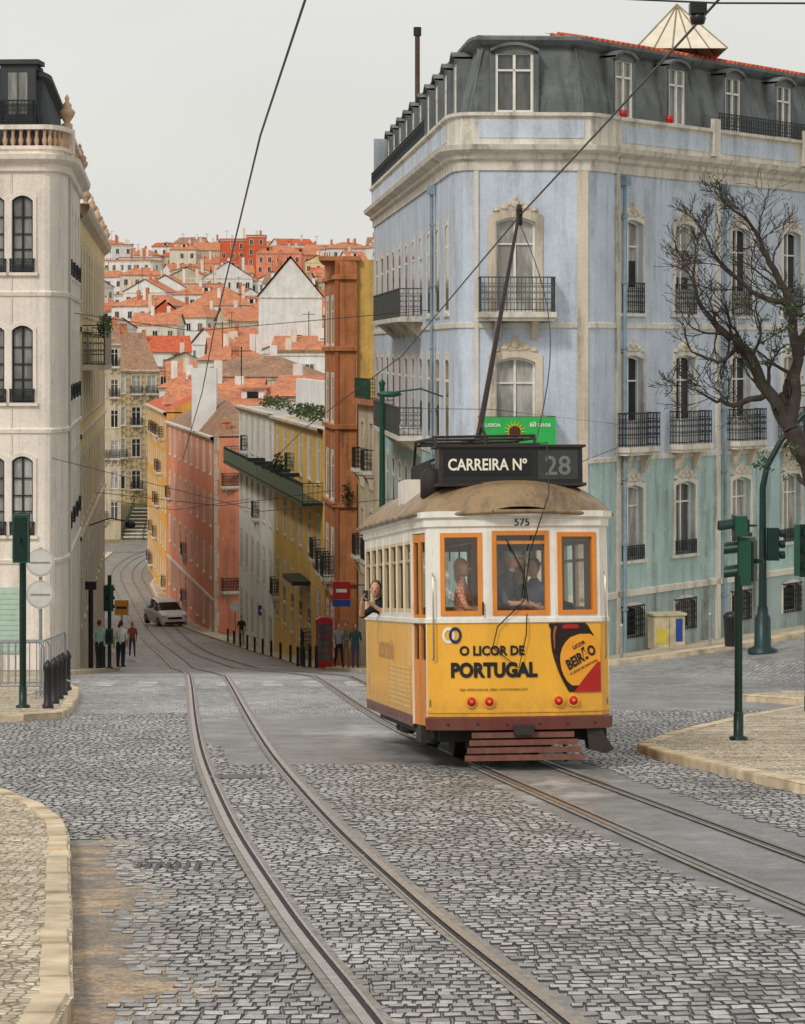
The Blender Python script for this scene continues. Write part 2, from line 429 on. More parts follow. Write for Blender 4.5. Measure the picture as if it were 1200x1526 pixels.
island('pavement',[(-14,44.2),(-6.3,44.7),(-5.8,45.6),(-5.9,48),(-6.5,54),(-7.0,58),(-8.2,63.5),(-9.3,74),(-14,75)],.13,.2)
island('pavement',[(3.15,36),(3.28,34.2),(4.2,28.3),(9.5,26),(11,50),(7.6,49.4),(5.6,44.5),(3.9,39)],.13,.22,1.1)
island('pavement',[(6.7,53.6),(7.6,51.6),(13,51),(14,57),(8,55.6)],.13,.22)
def walk(name,outer,inner,n=60,kh=.13):
    T=Thing(name)
    def samp(pts,t):
        L=[0]
        for a,b in zip(pts,pts[1:]): L.append(L[-1]+math.dist(a,b))
        q=t*L[-1]
        for i in range(len(pts)-1):
            if q<=L[i+1]+1e-6:
                k=(q-L[i])/(L[i+1]-L[i]); return (pts[i][0]+(pts[i+1][0]-pts[i][0])*k,pts[i][1]+(pts[i+1][1]-pts[i][1])*k)
        return pts[-1]
    A=[samp(outer,i/n) for i in range(n+1)];B=[samp(inner,i/n) for i in range(n+1)]
    for i in range(n):
        r0=[];r1=[]
        for k in (0,.15,.5,1):
            r0.append((A[i][0]*(1-k)+B[i][0]*k,A[i][1]*(1-k)+B[i][1]*k)); r1.append((A[i+1][0]*(1-k)+B[i+1][0]*k,A[i+1][1]*(1-k)+B[i+1][1]*k))
        for k in range(3):
            T['surface'].face([(p[0],p[1],Hh(*p)+kh) for p in (r0[k],r1[k],r1[k+1],r0[k+1])],KERB if k==0 else MOS)
        T['kerb'].face([(A[i][0],A[i][1],Hh(*A[i])-.1),(A[i+1][0],A[i+1][1],Hh(*A[i+1])-.1),(A[i+1][0],A[i+1][1],Hh(*A[i+1])+kh),(A[i][0],A[i][1],Hh(*A[i])+kh)],KERB)
    T.done()
walk('pavement',[(-11.5,172),(-6.9,140),(-4.4,121),(-2.6,104),(-1.4,92),(-.3,82),(.6,78),(2.4,76.2),(6,75.8),(9.5,77.6),(15,83),(26,96)],[(-10.2,172),(-3.4,126),(-2.6,121),(-.8,112),(.5,95),(1.7,82),(2.2,80.6),(4,80.6),(6,81),(8,84.5),(13,91),(22,103)],90)
walk('pavement',[(-9.3,74),(-9.7,84),(-11.1,105),(-14.2,136),(-21.5,190),(-25.5,215),(-28.6,240),(-30.0,262),(-30.4,282)],[(-14,74),(-10.7,84),(-12.5,105),(-15.3,136),(-23.2,190),(-27.5,215),(-31,240),(-33,262),(-34,282)],70)
walk('pavement',[(-11.5,172),(-14.6,187),(-19.4,215),(-22.6,240),(-23.3,262),(-21,280)],[(-10.2,172),(-12.7,183),(-18,215),(-21,240),(-21.6,262),(-19,280)],40)
# ------------------------------------------------------------------ facade tools
def frame(A,B,M0=I4,z=0):
    a=Vector((A[0],A[1],z)); d=Vector((B[0]-A[0],B[1]-A[1],0)).normalized()
    n=Vector((d.y,-d.x,0))
    return M0@Matrix(((d.x,n.x,0,a.x),(d.y,n.y,0,a.y),(0,0,1,a.z),(0,0,0,1)))
def railing(P,M,x0,x1,y0,y1,z0,h,mat,orn=True,ends=True,step=.11):
    segs=[((x0,y1),(x1,y1))]
    if ends: segs+=[((x0,y0),(x0,y1)),((x1,y0),(x1,y1))]
    for a,b in segs:
        L=math.dist(a,b); 
        if L<.05: continue
        F=M@Matrix(((( b[0]-a[0])/L,-(b[1]-a[1])/L,0,a[0]),((b[1]-a[1])/L,(b[0]-a[0])/L,0,a[1]),(0,0,1,z0),(0,0,0,1)))
        box(P,F,(0,-.025,h-.04),(L,.025,h),mat); box(P,F,(0,-.015,.05),(L,.015,.08),mat); box(P,F,(0,-.012,h*.8),(L,.012,h*.8+.02),mat)
        if orn: box(P,F,(0,-.012,h*.25),(L,.012,h*.25+.02),mat)
        n=max(2,int(L/step)); 
        for i in range(n+1):
            x=L*i/n; w=.010
            box(P,F,(x-w,-w,.0),(x+w,w,h-.02),mat)
            if orn and i<n:
                c=x+L/n/2; q=L/n/2
                for zz in (.36,.55,.72):
                    z_=h*zz; r_=.05
                    P.mesh([X(F,p) for p in ((c-q*.8,0,z_),(c,0,z_+r_),(c+q*.8,0,z_),(c,0,z_-r_),(c-q*.35,0,z_),(c,0,z_+r_*.45),(c+q*.35,0,z_),(c,0,z_-r_*.45))],[(0,1,5,4),(1,2,6,5),(2,3,7,6),(3,0,4,7)],mat)
def window(T,M,s,w,z0,z1,arch=0,fr=WHITE,dep=.22,cols=2,tr=(.72,),sur=TRIM,sw=.14,sp=.05,sill=True,bal=None,orn=False,wall=WW,gl=None,fw=.06,rail=IRON,doors=False,base=False):
    P=T['windows']; a=s-w/2;b=s+w/2; n=8 if arch else 1
    arc=[(a+w*i/n, z1-arch*(2*i/n-1)**2) for i in range(n+1)]
    W=T['walls']
    box_=lambda p,q,m:box(P,M,p,q,m)
    W.face([X(M,p) for p in ((a,0,z0),(a,-dep,z0),(a,-dep,z1-arch),(a,0,z1-arch))],wall); W.face([X(M,p) for p in ((b,0,z0),(b,-dep,z0),(b,-dep,z1-arch),(b,0,z1-arch))],wall)
    W.face([X(M,p) for p in ((a,0,z0),(b,0,z0),(b,-dep,z0),(a,-dep,z0))],wall)
    for (p,q) in zip(arc,arc[1:]):
        W.face([X(M,(p[0],0,p[1])),X(M,(q[0],0,q[1])),X(M,(q[0],-dep,q[1])),X(M,(p[0],-dep,p[1]))],wall)
        if arch: W.face([X(M,(p[0],0,p[1])),X(M,(q[0],0,q[1])),X(M,(q[0],0,z1)),X(M,(p[0],0,z1))],wall)
    if gl is None: gl=random.choice([G_D,G_D,G_M,G_L])
    P.face([X(M,p) for p in ((a,-dep,z0),(b,-dep,z0),(b,-dep,z1),(a,-dep,z1))],gl)
    th=min(.07,dep*.9)
    y0=-dep+.003;y1=-dep+th
    box_((a,y0,z0),(a+fw,y1,z1),fr);box_((b-fw,y0,z0),(b,y1,z1),fr);box_((a+fw,y0,z0),(b-fw,y1,z0+fw),fr)
    for (p,q) in zip(arc,arc[1:]):
        vs=[X(M,(p[0],y1+.002,p[1])),X(M,(q[0],y1+.002,q[1])),X(M,(q[0],y1+.002,q[1]-fw*1.3)),X(M,(p[0],y1+.002,p[1]-fw*1.3))]; P.face(vs,fr)
    for i in range(1,cols):
        x=a+w*i/cols; box_((x-fw*.55,y0,z0+fw),(x+fw*.55,y1-th*.1,z1),fr)
    for t in tr:
        z=z0+(z1-z0)*t; box_((a+fw,y0,z-fw*.4),(b-fw,y1-th*.2,z+fw*.4),fr)
    if doors: box_((a+fw,y0,z0+fw),(b-fw,y1-th*.3,z0+(z1-z0)*.28),fr)
    if gl is G_D and R()<.4 and w>.8 and dep>.1:
        zz=z0+(z1-z0)*U(.4,.75); P.face([X(M,p) for p in ((a+fw,y0,zz),(b-fw,y0,zz),(b-fw,y0,z1-arch*.3),(a+fw,y0,z1-arch*.3))],G_L)
    if sur:
        S=T['trim']; zb=z0
        inner=[(a,zb)]+arc+[(b,zb)]
        outer=[(a-sw,zb)]+[(s+(p[0]-s)*(w/2+sw)/(w/2),p[1]+sw) for p in arc]+[(b+sw,zb)]
        for i in range(len(inner)-1):
            p,q,r_,t=inner[i],inner[i+1],outer[i+1],outer[i]
            S.face([X(M,(k[0],sp,k[1])) for k in (p,q,r_,t)],sur)
            S.face([X(M,(t[0],sp,t[1])),X(M,(r_[0],sp,r_[1])),X(M,(r_[0],0,r_[1])),X(M,(t[0],0,t[1]))],sur)
            S.face([X(M,(p[0],sp,p[1])),X(M,(q[0],sp,q[1])),X(M,(q[0],-.02,q[1])),X(M,(p[0],-.02,p[1]))],sur)
        if sill: box(S,M,(a-sw-.04,-.01,z0-.10),(b+sw+.04,sp+.05,z0-.002),sur)
        if orn:
            zt=z1+sw
            pts=[(-.62,.0),(-.6,.1),(-.42,.12),(-.34,.24),(-.16,.27),(-.08,.38),(0,.46),(.08,.38),(.16,.27),(.34,.24),(.42,.12),(.6,.1),(.62,0)]
            k=w/1.1
            prism(S,M,[(s+p[0]*k,zt-.04+p[1]) for p in pts],0,.05,sur)
            for (ox,oz,rx,rz) in ((0,.2,.13,.13),(-.3,.1,.12,.07),(.3,.1,.12,.07),(-.52,.03,.09,.06),(.52,.03,.09,.06),(0,.38,.06,.08),(-.17,.2,.05,.06),(.17,.2,.05,.06)):
                ell(S,M,(s+ox*k,.05,zt+oz-.04),(rx*k,.04,rz),TRIM2,8,5)
    if bal:
        B=T['balconies']; d=bal.get('d',.0); h=bal.get('h',1.0); e=bal.get('e',.12)
        zz=bal.get('z',z0)
        if d>.2:
            box(B,M,(a-e-.05,0.002,zz-.16),(b+e+.05,d+.05,zz-.0),TRIM); box(B,M,(a-e,0.003,zz-.26),(b+e,d-.03,zz-.162),TRIM)
            for xx in (a+.05,b-.05):
                prism_pts=[(0.004,zz-.262),(d*.8,zz-.262),(d*.55,zz-.45),(.15,zz-.75),(.004,zz-.85)]
                vs=[]
                for ox in (-.09,.09):
                    vs+= [X(M,(xx+ox,p[0],p[1])) for p in prism_pts]
                B.mesh(vs,[(0,1,2,3,4),(5,6,7,8,9)]+[(i,(i+1)%5,5+(i+1)%5,5+i) for i in range(5)],TRIM2)
            railing(B,M,a-e,b+e,.0,d,zz,h,bal.get('m',rail))
        else: 
            railing(B,M,a-e*.3,b+e*.3,0,max(d,.06),zz,h,rail)
def facade(T,A,B,z0,z1,wall,wins=(),M0=I4,zones=None,part='walls',**kw):
    M=frame(A,B,M0); L=math.dist(A,B); P=T[part]
    ops=[(w['s']-w['w']/2,w['s']+w['w']/2,w['z0'],w['z1']) for w in wins]
    xs=sorted(set([0,L]+[o[0] for o in ops]+[o[1] for o in ops]))
    zones=zones or [(z0,z1,wall)]
    for x0,x1 in zip(xs,xs[1:]):
        if x1-x0<1e-5: continue
        xm=(x0+x1)/2; holes=sorted((o[2],o[3]) for o in ops if o[0]<xm<o[1])
        z=z0; sp=[]
        for h in holes:
            if h[0]>z: sp.append((z,h[0]))
            z=max(z,h[1])
        if z<z1: sp.append((z,z1))
        for a,b in sp:
            for (za,zb,m) in zones:
                p=max(a,za);q=min(b,zb)
                if q-p>1e-5: P.face([X(M,k) for k in ((x0,0,p),(x1,0,p),(x1,0,q),(x0,0,q))],m)
    for w in wins:
        k=dict(kw); k.update(w); 
        zz=w['z0']; wm=wall
        for (za,zb,m) in zones:
            if za<=zz<zb: wm=m
        k['wall']=wm
        window(T,M,**k)
    return M,L
def offs(poly,d):
    out=[]
    for i,p in enumerate(poly):
        ns=[]
        for a,b in ((i-1,i),(i,i+1)):
            if a<0 or b>=len(poly): continue
            dx=poly[b][0]-poly[a][0];dy=poly[b][1]-poly[a][1];L=math.hypot(dx,dy); ns.append(Vector((dy/L,-dx/L)))
        if len(ns)==1: n=ns[0]
        else:
            n=(ns[0]+ns[1]); n.normalize(); n=n/max(.3,n.dot(ns[0]))
        out.append((p[0]+n.x*d,p[1]+n.y*d))
    return out
def sweep(P,poly,prof,mat,M0=I4,sm=False):
    L=[[X(M0,(q[0],q[1],z)) for q in offs(poly,o)] for o,z in prof]
    for a,b in zip(L,L[1:]):
        for i in range(len(poly)-1): P.face([a[i],a[i+1],b[i+1],b[i]],mat,sm)
def arcpts(a,b,c,n=5):
    return [((1-t)**2*a[0]+2*t*(1-t)*c[0]+t*t*b[0],(1-t)**2*a[1]+2*t*(1-t)*c[1]+t*t*b[1]) for t in [i/n for i in range(n+1)]]
def leaves(P,M,c,rad,n,mat,size=.08):
    for _ in range(n):
        d=Vector((random.gauss(0,1),random.gauss(0,1),random.gauss(0,1))); d.normalize(); d*=R()**.4
        p=Vector((c[0]+d.x*rad[0],c[1]+d.y*rad[1],c[2]+d.z*rad[2])); u=Vector((U(-1,1),U(-1,1),U(-1,1))).normalized(); w=u.orthogonal().normalized(); k=size*U(.6,1.4)
        P.face([X(M,p-u*k),X(M,p+w*k*.5),X(M,p+u*k),X(M,p-w*k*.5)],mat)
LEAF=mk('leaf_green',C(84,100,52),.6,.5,3); LEAF2=mk('leaf_dark',C(58,72,42),.6,.4,3)
# ------------------------------------------------------------------ pale blue corner building
T=Thing('pale_blue_apartment_building')
PA=(-1.27,118.6);PB=(1.47,81.8);PC=(2.15,80.3);PD=(5.6,80.5);PE=(6.5,81.9);PF=(24.5,105.9)
arc1=arcpts(PB,PC,(1.58,80.35),6);arc2=arcpts(PD,PE,(6.0,80.8),5)
outline=[PA]+arc1+arc2+[PF]
GZ=-13.5
zones=[(-16,-7.55,wallm('teal_grey_base',C(172,192,190),.7)),(-7.55,-3.4,TEAL),(-3.4,6,BLUE)]
def W(s,w,z0,z1,**k): d=dict(s=s,w=w,z0=z0,z1=z1); d.update(k); return d
rows=lambda s,w:[W(s,w,1.1,3.97,arch=.12,orn=True,bal=dict(d=0,h=.95),sill=True,doors=True,gl=random.choice([G_D,G_D,G_M])),
    W(s,w,-3.0,-.2,arch=.12,orn=True,bal=dict(d=.45,h=1.05,e=.3),sill=False,doors=True,gl=random.choice([G_D,G_D,G_M])),
    W(s,w,-6.5,-4.2,arch=.12,orn=True,bal=dict(d=0,h=.45),gl=random.choice([G_L,G_L,G_M])),
    W(s,w,-8.9,-7.9,arch=.15,cols=1,tr=(),bal=dict(d=0.02,h=1.0),gl=G_D,sw=.1,sill=False)]
wr=[]
for i,s in enumerate((.95,4.1,7.65,11.1,14.6,18,21.5,25,28.4)): wr+=rows(s,1.2)
for w in wr: w['sur']=TRIM
facade(T,PE,PF,GZ,5.7,BLUE,wr,zones=zones)
wl=[]; L=math.dist(PA,PB)
for i in range(11):
    s=L-1.3-i*3.35
    wl+=[W(s,1.4,1.1,3.97,arch=.12,dep=.015,sp=.008,cols=1,fw=.1,gl=G_D),W(s,1.4,-3.0,-.2,arch=.12,dep=.015,sp=.008,cols=1,fw=.1,gl=G_D),W(s,1.4,-7.0,-4.2,arch=.12,dep=.015,sp=.008,cols=1,fw=.1,gl=G_M)]
ML,_=facade(T,PA,PB,-18,5.7,BLUE,wl,zones=[(-18,-7.55,zones[0][2]),(-7.55,-3.4,TEAL),(-3.4,6,BLUE)],sur=TRIM)
for zz in (1.1,-3.0):
    a=L-24.5;b=L-10.5
    box(T['balconies'],ML,(a,.003,zz-.16),(b,.85,zz),TRIM); railing(T['balconies'],ML,a+.05,b-.05,0,.8,zz,1.0,IRONB,step=.14)
    for i in range(6):
        x=a+.6+i*(b-a-1.2)/5
        prism(T['balconies'],ML@Matrix(((0,1,0,x),(1,0,0,0),(0,0,1,0),(0,0,0,1))),[(0.004,zz-.162),(.7,zz-.162),(.4,zz-.4),(.004,zz-.75)],-.08,.08,TRIM2)
s=3.38-2.15
wc=[W(s,1.2,1.1,3.95,arch=.15,orn=True,doors=False,sw=.22,bal=dict(d=.8,h=1.05,e=.5,m=IRONB),gl=G_L,sill=False),
    W(s,1.2,-3.0,-.25,arch=.15,orn=True,sw=.22,bal=dict(d=.8,h=1.0,e=.5,m=IRONB),gl=G_L,sill=False),
    W(s,1.15,-6.9,-4.2,arch=.15,orn=True,sw=.2,gl=G_M)]
MC,LC=facade(T,PC,PD,GZ,5.7,BLUE,wc,zones=zones,sur=TRIM2)
for arc in (arc1,arc2):
    for a,b in zip(arc,arc[1:]): facade(T,a,b,GZ,5.7,BLUE,zones=zones)
tr=T['trim']
sweep(tr,outline,[(0,5.35),(.06,5.35),(.06,5.62),(.18,5.7),(.18,5.82),(.42,5.95),(.46,6.1),(.1,6.14),(.1,6.2),(0.1,6.95),(.2,6.98),(.2,7.08),(-.05,7.08),(-.05,6.2)],TRIM)
sweep(tr,outline,[(0,-7.62),(.07,-7.6),(.07,-7.42),(0,-7.4)],TRIM)
sweep(tr,outline,[(0,-3.45),(.05,-3.43),(.05,-3.3),(0,-3.28)],TRIM)
sweep(tr,outline,[(0,.62),(.05,.64),(.05,.78),(0,.8)],TRIM)
sweep(T['roof'],outline,[(-.35,6.2),(-.35,6.9),(-.42,7.6),(-.62,8.4),(-.8,9.1),(-.62,9.2),(-.5,9.32),(-.5,9.42),(-.75,9.48)],GREY)
ol2=[(4.9,81.0),(5.9,81.2),PF]
sweep(T['roof'],ol2,[(-.55,9.42),(-.6,9.50),(-2.6,9.85)],T2)
P=T['roof']; q=offs(ol2,-.6); 
for a,b in zip(q,q[1:]):
    M=frame(a,b); Lq=math.dist(a,b)
    for i in range(int(Lq/.3)): tube(P,M,[(i*.3,.06,9.48),(i*.3,-1.0,9.68)],.06,T2,5)
T['roof'].face([(p[0],p[1],9.46) for p in offs([PA,(1.9,80.4),(6.1,80.8),PF],-1.0)]+[(20,120,9.46),(5,122,9.46)],T3)
def ppanel(A,B,s0,s1,m=BLUE):
    M=frame(A,B); box(tr,M,(s0,.1,6.32),(s1,.125,6.85),m)
ppanel(PC,PD,.1,3.3); ppanel(PE,PF,.25,5.4)
for s0 in (6.2,12,18,24): ppanel(PE,PF,s0,s0+5)
for i in range(6): ppanel(PA,PB,L-5.8-i*6,L-.4-i*6)
MR=frame(PE,PF)
for i in range(5): box(tr,MR,(5.6+i*6-.05,.1,6.2),(5.6+i*6+.35,.24,7.4),TRIM)
railing(T['balconies'],MR,6.0,29,.1,.16,7.08,.55,IRON,step=.16,ends=False); railing(T['balconies'],ML,1,L-8,.1,.16,7.08,.6,IRON,step=.2,ends=False)
for (A,B,s0,s1) in ((PE,PF,-.02,.2),(PC,PD,3.1,3.42),(PC,PD,-.02,.12),(PE,PF,6.0,6.25)):
    M=frame(A,B); box(tr,M,(s0,.003,GZ),(s1,.07,5.34),TRIM2 if s0>1 and A==PC else TRIM)
PIPE=mk('blue_pipe',C(134,156,170),.5,.2)
for (A,B,s0) in ((PE,PF,.32),(PE,PF,6.42),(PA,PB,L-5.2)):
    M=frame(A,B); cyl(T['downpipe'],M,(s0,.14,GZ),(s0,.14,5.3),.06,PIPE,8); box(T['downpipe'],M,(s0-.13,.02,5.0),(s0+.13,.28,5.3),PIPE)
    for z in range(-12,6,2): box(T['downpipe'],M,(s0-.08,.0,z),(s0+.08,.21,z+.06),PIPE)
def dormer(M,s,w=1.0,wm=GREY):
    P=T['dormers']; z0=7.1;z1=8.95
    y=-.28
    a=s-w/2-.16;b=s+w/2+.16
    n=8; arcs=[(a+(b-a)*i/n, z1+.22-.2*(2*i/n-1)**2) for i in range(n+1)]
    for x0,x1 in ((a,a+.16),(b-.16,b)): box(P,M,(x0,-1.1,z0-.1),(x1,y,z1),wm)
    for p,q in zip(arcs,arcs[1:]):
        P.face([X(M,(p[0],y,z1-.08)),X(M,(q[0],y,z1-.08)),X(M,(q[0],y,q[1])),X(M,(p[0],y,p[1]))],wm)
        P.face([X(M,(p[0],y+.12,p[1]+.05)),X(M,(q[0],y+.12,q[1]+.05)),X(M,(q[0],-1.2,q[1]+.05)),X(M,(p[0],-1.2,p[1]+.05))],GREY)
        P.face([X(M,(p[0],y+.12,p[1]-.04)),X(M,(q[0],y+.12,q[1]-.04)),X(M,(q[0],y+.12,q[1]+.05)),X(M,(p[0],y+.12,p[1]+.05))],GREY)
        P.face([X(M,(p[0],y+.12,p[1]-.04)),X(M,(q[0],y+.12,q[1]-.04)),X(M,(q[0],y,q[1]-.04)),X(M,(p[0],y,p[1]-.04))],GREY)
    P.face([X(M,p) for p in ((a+.16,y-.1,z0),(b-.16,y-.1,z0),(b-.16,y-.1,z1),(a+.16,y-.1,z1))],random.choice([G_L,G_M,G_B]))
    for x0,x1,za,zb in ((a+.16,a+.24,z0,z1),(b-.24,b-.16,z0,z1),(s-.04,s+.04,z0,z1),(a+.24,b-.24,z0,z0+.08),(a+.24,b-.24,z1-.1,z1-.02),(a+.24,b-.24,z0+1.25,z0+1.31)):
        box(P,M,(x0,y-.098,za),(x1,y-.03,zb),WHITE)
    box(P,M,(a+.1,y-.1,z0-.1),(b-.1,y+.1,z0-.005),TRIM)
dormer(MC,s,1.15)
for q in (.95,4.1,7.65,11.1,14.6,18,21.5): dormer(MR,q)
for i in range(10): dormer(ML,L-1.6-i*3.35,.95)
cyl(T['chimney'],I4,(.6,108,8),(.6,108,12.9),.1,mk('rusty_pipe',C(96,74,64),.8,.4),8); cyl(T['chimney'],I4,(.6,108,12.6),(.6,108,12.95),.16,IRON,8)
SKY_=mk('skylight_glass',C(232,224,204),.3,.15,2); c=(9.0,88.0,9.7); q=2.1; SB=mk('skylight_bar',C(150,136,110),.5)
for i in range(4):
    cs=[(c[0]+q*math.cos(a),c[1]+q*math.sin(a),c[2]) for a in (math.pi/4+i*math.pi/2,math.pi/4+(i+1)*math.pi/2)]
    ap_=(c[0],c[1],c[2]+1.6)
    T['skylight'].face([cs[0],cs[1],ap_],SKY_)
    for k in (0,.2,.4,.6,.8): 
        b_=(cs[0][0]*(1-k)+cs[1][0]*k,cs[0][1]*(1-k)+cs[1][1]*k,c[2]); tube(T['skylight'],I4,[b_,ap_],.03,SB,4)
T['walls'].face([(PF[0],PF[1],GZ),(20,125,GZ),(20,125,9.4),(PF[0],PF[1],9.4)],BLUE); T['walls'].face([(PA[0],PA[1],-18),(5,122,-18),(5,122,9.4),(PA[0],PA[1],9.3)],BLUE)
tube(T['wall_lamp'],ML,[(L-2.6,.0,-1.5),(L-2.6,.7,-1.25),(L-2.6,1.5,-1.35)],.03,GREEN,6); ell(T['wall_lamp'],ML,(L-2.6,1.7,-1.42),(.16,.4,.1),GREEN,8,6)
for q in (.3,3.0): 
    lathe(T['flower_pots'],MR,(q,.1,7.08),[(0,0),(.1,0),(.14,.22),(0,.22)],RED,8)
T.done()
# green banner on the balcony
T=Thing('green_banner'); M=MC; GB=mk('banner_green',C(48,178,82),.6,.1)
n=24; vs=[];fs=[]
for i in range(n+1):
    x=s-1.12+2.24*i/n; yv=.875+.012*math.sin(i*1.3)
    vs+=[X(M,(x,yv,-3.0+.02*math.sin(i*.7))),X(M,(x,.872,-2.02))]
for i in range(n): fs.append((2*i,2*i+2,2*i+3,2*i+1))
T['cloth'].mesh(vs,fs,GB,True)
P=T['emblem']
for i in range(16):
    a0=2*math.pi*i/16; P.face([X(M,(s-.1+.18*math.cos(a0-.15),.894,-2.45+.18*math.sin(a0-.15))),X(M,(s-.1+.34*math.cos(a0),.894,-2.45+.34*math.sin(a0))),X(M,(s-.1+.18*math.cos(a0+.15),.894,-2.45+.18*math.sin(a0+.15)))],mk('banner_yellow',C(226,180,30),.6,.1))
P.face([X(M,(s-.1+.17*math.cos(k*.5236),.896,-2.45+.17*math.sin(k*.5236))) for k in range(12)],mk('banner_brown',C(80,40,20),.6,.1))
text(P,'60 anos',.2,lambda x,y:X(M,(s+.65+x,.894,-2.3+y)),WHITE,.004)
text(P,'LISBOA',.14,lambda x,y:X(M,(s-.75+x,.894,-2.3+y)),WHITE,.003)
T.done()
# ------------------------------------------------------------------ left cream building
T=Thing('cream_corner_building')
QA=(-19,82.6);QB=(-10.95,82.1);QC=(-10.5,84.2);QD=(-11.65,97)
qa=arcpts(QB,QC,(-10.45,82.15),6); ol=[QA]+qa+[QD]
LL=math.dist(QA,QB); Lq=math.dist(QC,QD)
ww=[]
for x in (-11.62,-12.5,-14.2,-15.1,-16.8,-17.7):
    s0=x+19
    for (a,b) in ((2.35,4.7),(-1.64,.72),(-5.7,-3.28)):
        ww.append(W(s0,.66,a,b,arch=.16,sur=LWALL,sw=.11,fr=IRON,cols=2,fw=.045,tr=(.3,.5,.72),gl=random.choice([G_B,G_B,G_L]),dep=.1,bal=dict(d=.12,h=.42),sill=True))
GP=mk('shop_shutter_green',C(178,200,184),.5,.1)
facade(T,QA,QB,-12,5.7,LWALL,ww)
ws=[]
for i in range(4):
    for (a,b) in ((2.35,4.7),(-1.64,.72),(-5.7,-3.28)): ws.append(W(1.3+i*3.1,.9,a,b,arch=.2,sur=LWALL,sw=.12,dep=.03,sp=.015,bal=dict(d=.08,h=.5)))
facade(T,QC,QD,-14,5.7,LWALL,ws)
for a,b in zip(qa,qa[1:]): facade(T,a,b,-13,5.7,LWALL)
MM=frame(QA,QB)
box(T['shutter'],MM,(LL-1.9,.003,-9.3),(LL-.75,.06,-7.3),GP); 
for i in range(12): box(T['shutter'],MM,(LL-1.88,.06,-9.25+i*.16),(LL-.77,.075,-9.15+i*.16),GP)
for z in (-6.6,-2.6,1.6): sweep(T['trim'],ol,[(0,z),(.05,z+.03),(.07,z+.14),(0,z+.18)],LWALL)
for s0 in (LL-1.05,): 
    for z0_,z1_ in ((-6.4,-2.62),(-2.4,1.58),(1.8,5.38)): box(T['trim'],MM,(s0,.002,z0_),(s0+.05,.03,z1_),TRIM)
sweep(T['trim'],ol,[(0,5.4),(.1,5.45),(.12,5.65),(.35,5.8),(.38,5.95),(0.05,6.0),(.05,6.1),(.12,6.12),(.12,6.22),(-.1,6.22)],LWALL)
sweep(T['trim'],ol,[(-.1,6.72),(.14,6.72),(.14,6.86),(-.1,6.86)],LWALL)
BR=mk('terracotta_baluster',C(200,166,136),.7,.2)
ring=resample(ol,.24)
for p in ring: lathe(T['balusters'],I4,(p[0],p[1],6.2),[(.04,0),(.075,.12),(.08,.2),(.045,.32),(.06,.5)],BR,6)
DK=wallm('dark_mansard',C(76,80,84),.4,(.03,.03,.03,1),.2)
sweep(T['roof'],ol,[(-.6,6.1),(-.6,7.0),(-.7,8.3),(-.5,8.4),(-.5,8.55),(-1.0,8.7)],DK)
T['roof'].face([(p[0],p[1],8.7) for p in offs(ol,-1.0)]+[(-19,95,8.7)],DK)
for sx in (LL-.9,LL-2.8):
    box(T['dormers'],MM,(sx-.55,-1.2,6.9),(sx+.55,-.35,8.75),DK); box(T['dormers'],MM,(sx-.65,-1.3,8.76),(sx+.65,-.25,8.9),DK)
    box(T['dormers'],MM,(sx-.3,-.349,7.2),(sx+.3,-.33,8.5),G_B); box(T['dormers'],MM,(sx-.02,-.329,7.2),(sx+.02,-.3,8.5),IRONB); 
    railing(T['dormers'],MM,sx-.5,sx+.5,-.3,-.2,6.95,.7,IRON,step=.12)
def urn(Tt,p,k=1.0):
    lathe(Tt['finial_urn'],I4,p,[(0.16*k,0),(.16*k,.15*k),(.08*k,.2*k),(.2*k,.38*k),(.24*k,.5*k),(.12*k,.62*k),(.14*k,.7*k),(.05*k,.8*k),(.07*k,.9*k),(0,1.02*k)],BR,12)
box(T['trim'],I4,(-10.75,83.9,6.1),(-10.3,84.4,6.88),LWALL); urn(T,(-10.52,84.15,6.88),1.1)
urn(T,(-11.3,94,6.2),1.0); urn(T,(-11.55,96.6,6.2),1.0)
cyl(T['downpipe'],I4,(-10.52,84.75,-12),(-10.52,84.75,5.4),.05,GREYW,8)
T.done()
# yellow building on the left street side
T=Thing('yellow_apartment_building'); A=(-11.68,97.1);B=(-15.1,136); L2=math.dist(A,B)
ww=[]
for i in range(11):
    s0=1.8+i*3.5
    for k,(a,b) in enumerate(((1.3,3.9),(-2.6,0.1),(-6.4,-3.9),(-10.2,-7.7))): ww.append(W(s0,1.3,a,b,sur=TRIM2,sw=.18,dep=.02,sp=.012,cols=1,gl=random.choice([G_D,G_M])))
MY,_=facade(T,A,B,-17,5.0,YWALL,ww,zones=[(-17,-7,TRIM2),(-7,6,YWALL)])
zz=-.6
box(T['balconies'],MY,(3,0.003,zz-.2),(15,.85,zz),TRIM2); railing(T['balconies'],MY,3,15,0,.8,zz,1.5,DGREEN,step=.2); box(T['balconies'],MY,(3,.82,zz+.02),(15,.835,zz+1.3),DGREEN)
sweep(T['trim'],[A,B],[(0,4.7),(.25,4.9),(.35,5.1),(.35,5.25),(-.3,5.3)],TRIM2)
for i in range(5): urn(T,(-11.8-i*.75,100+i*8.5,5.3),.9)
for z in (.6,-3.3,-7.0): sweep(T['trim'],[A,B],[(0,z),(.08,z+.05),(.08,z+.2),(0,z+.22)],TRIM2)
sweep(T['roof'],[A,B],[(-.3,5.3),(-5,7)],T1)
T['walls'].face([(A[0],A[1],5),(A[0],A[1],-14),(-19,97.3,-14),(-19,97.3,5)],YWALL); T['walls'].face([(B[0],B[1],5),(B[0],B[1],-18),(-22,137,-18),(-22,137,5)],YWALL)
leaves(T['plants'],MY,(5.5,.8,.9),(1.4,.3,.5),200,LEAF); leaves(T['plants'],MY,(10,.7,1),(1,.25,.4),80,LEAF2)
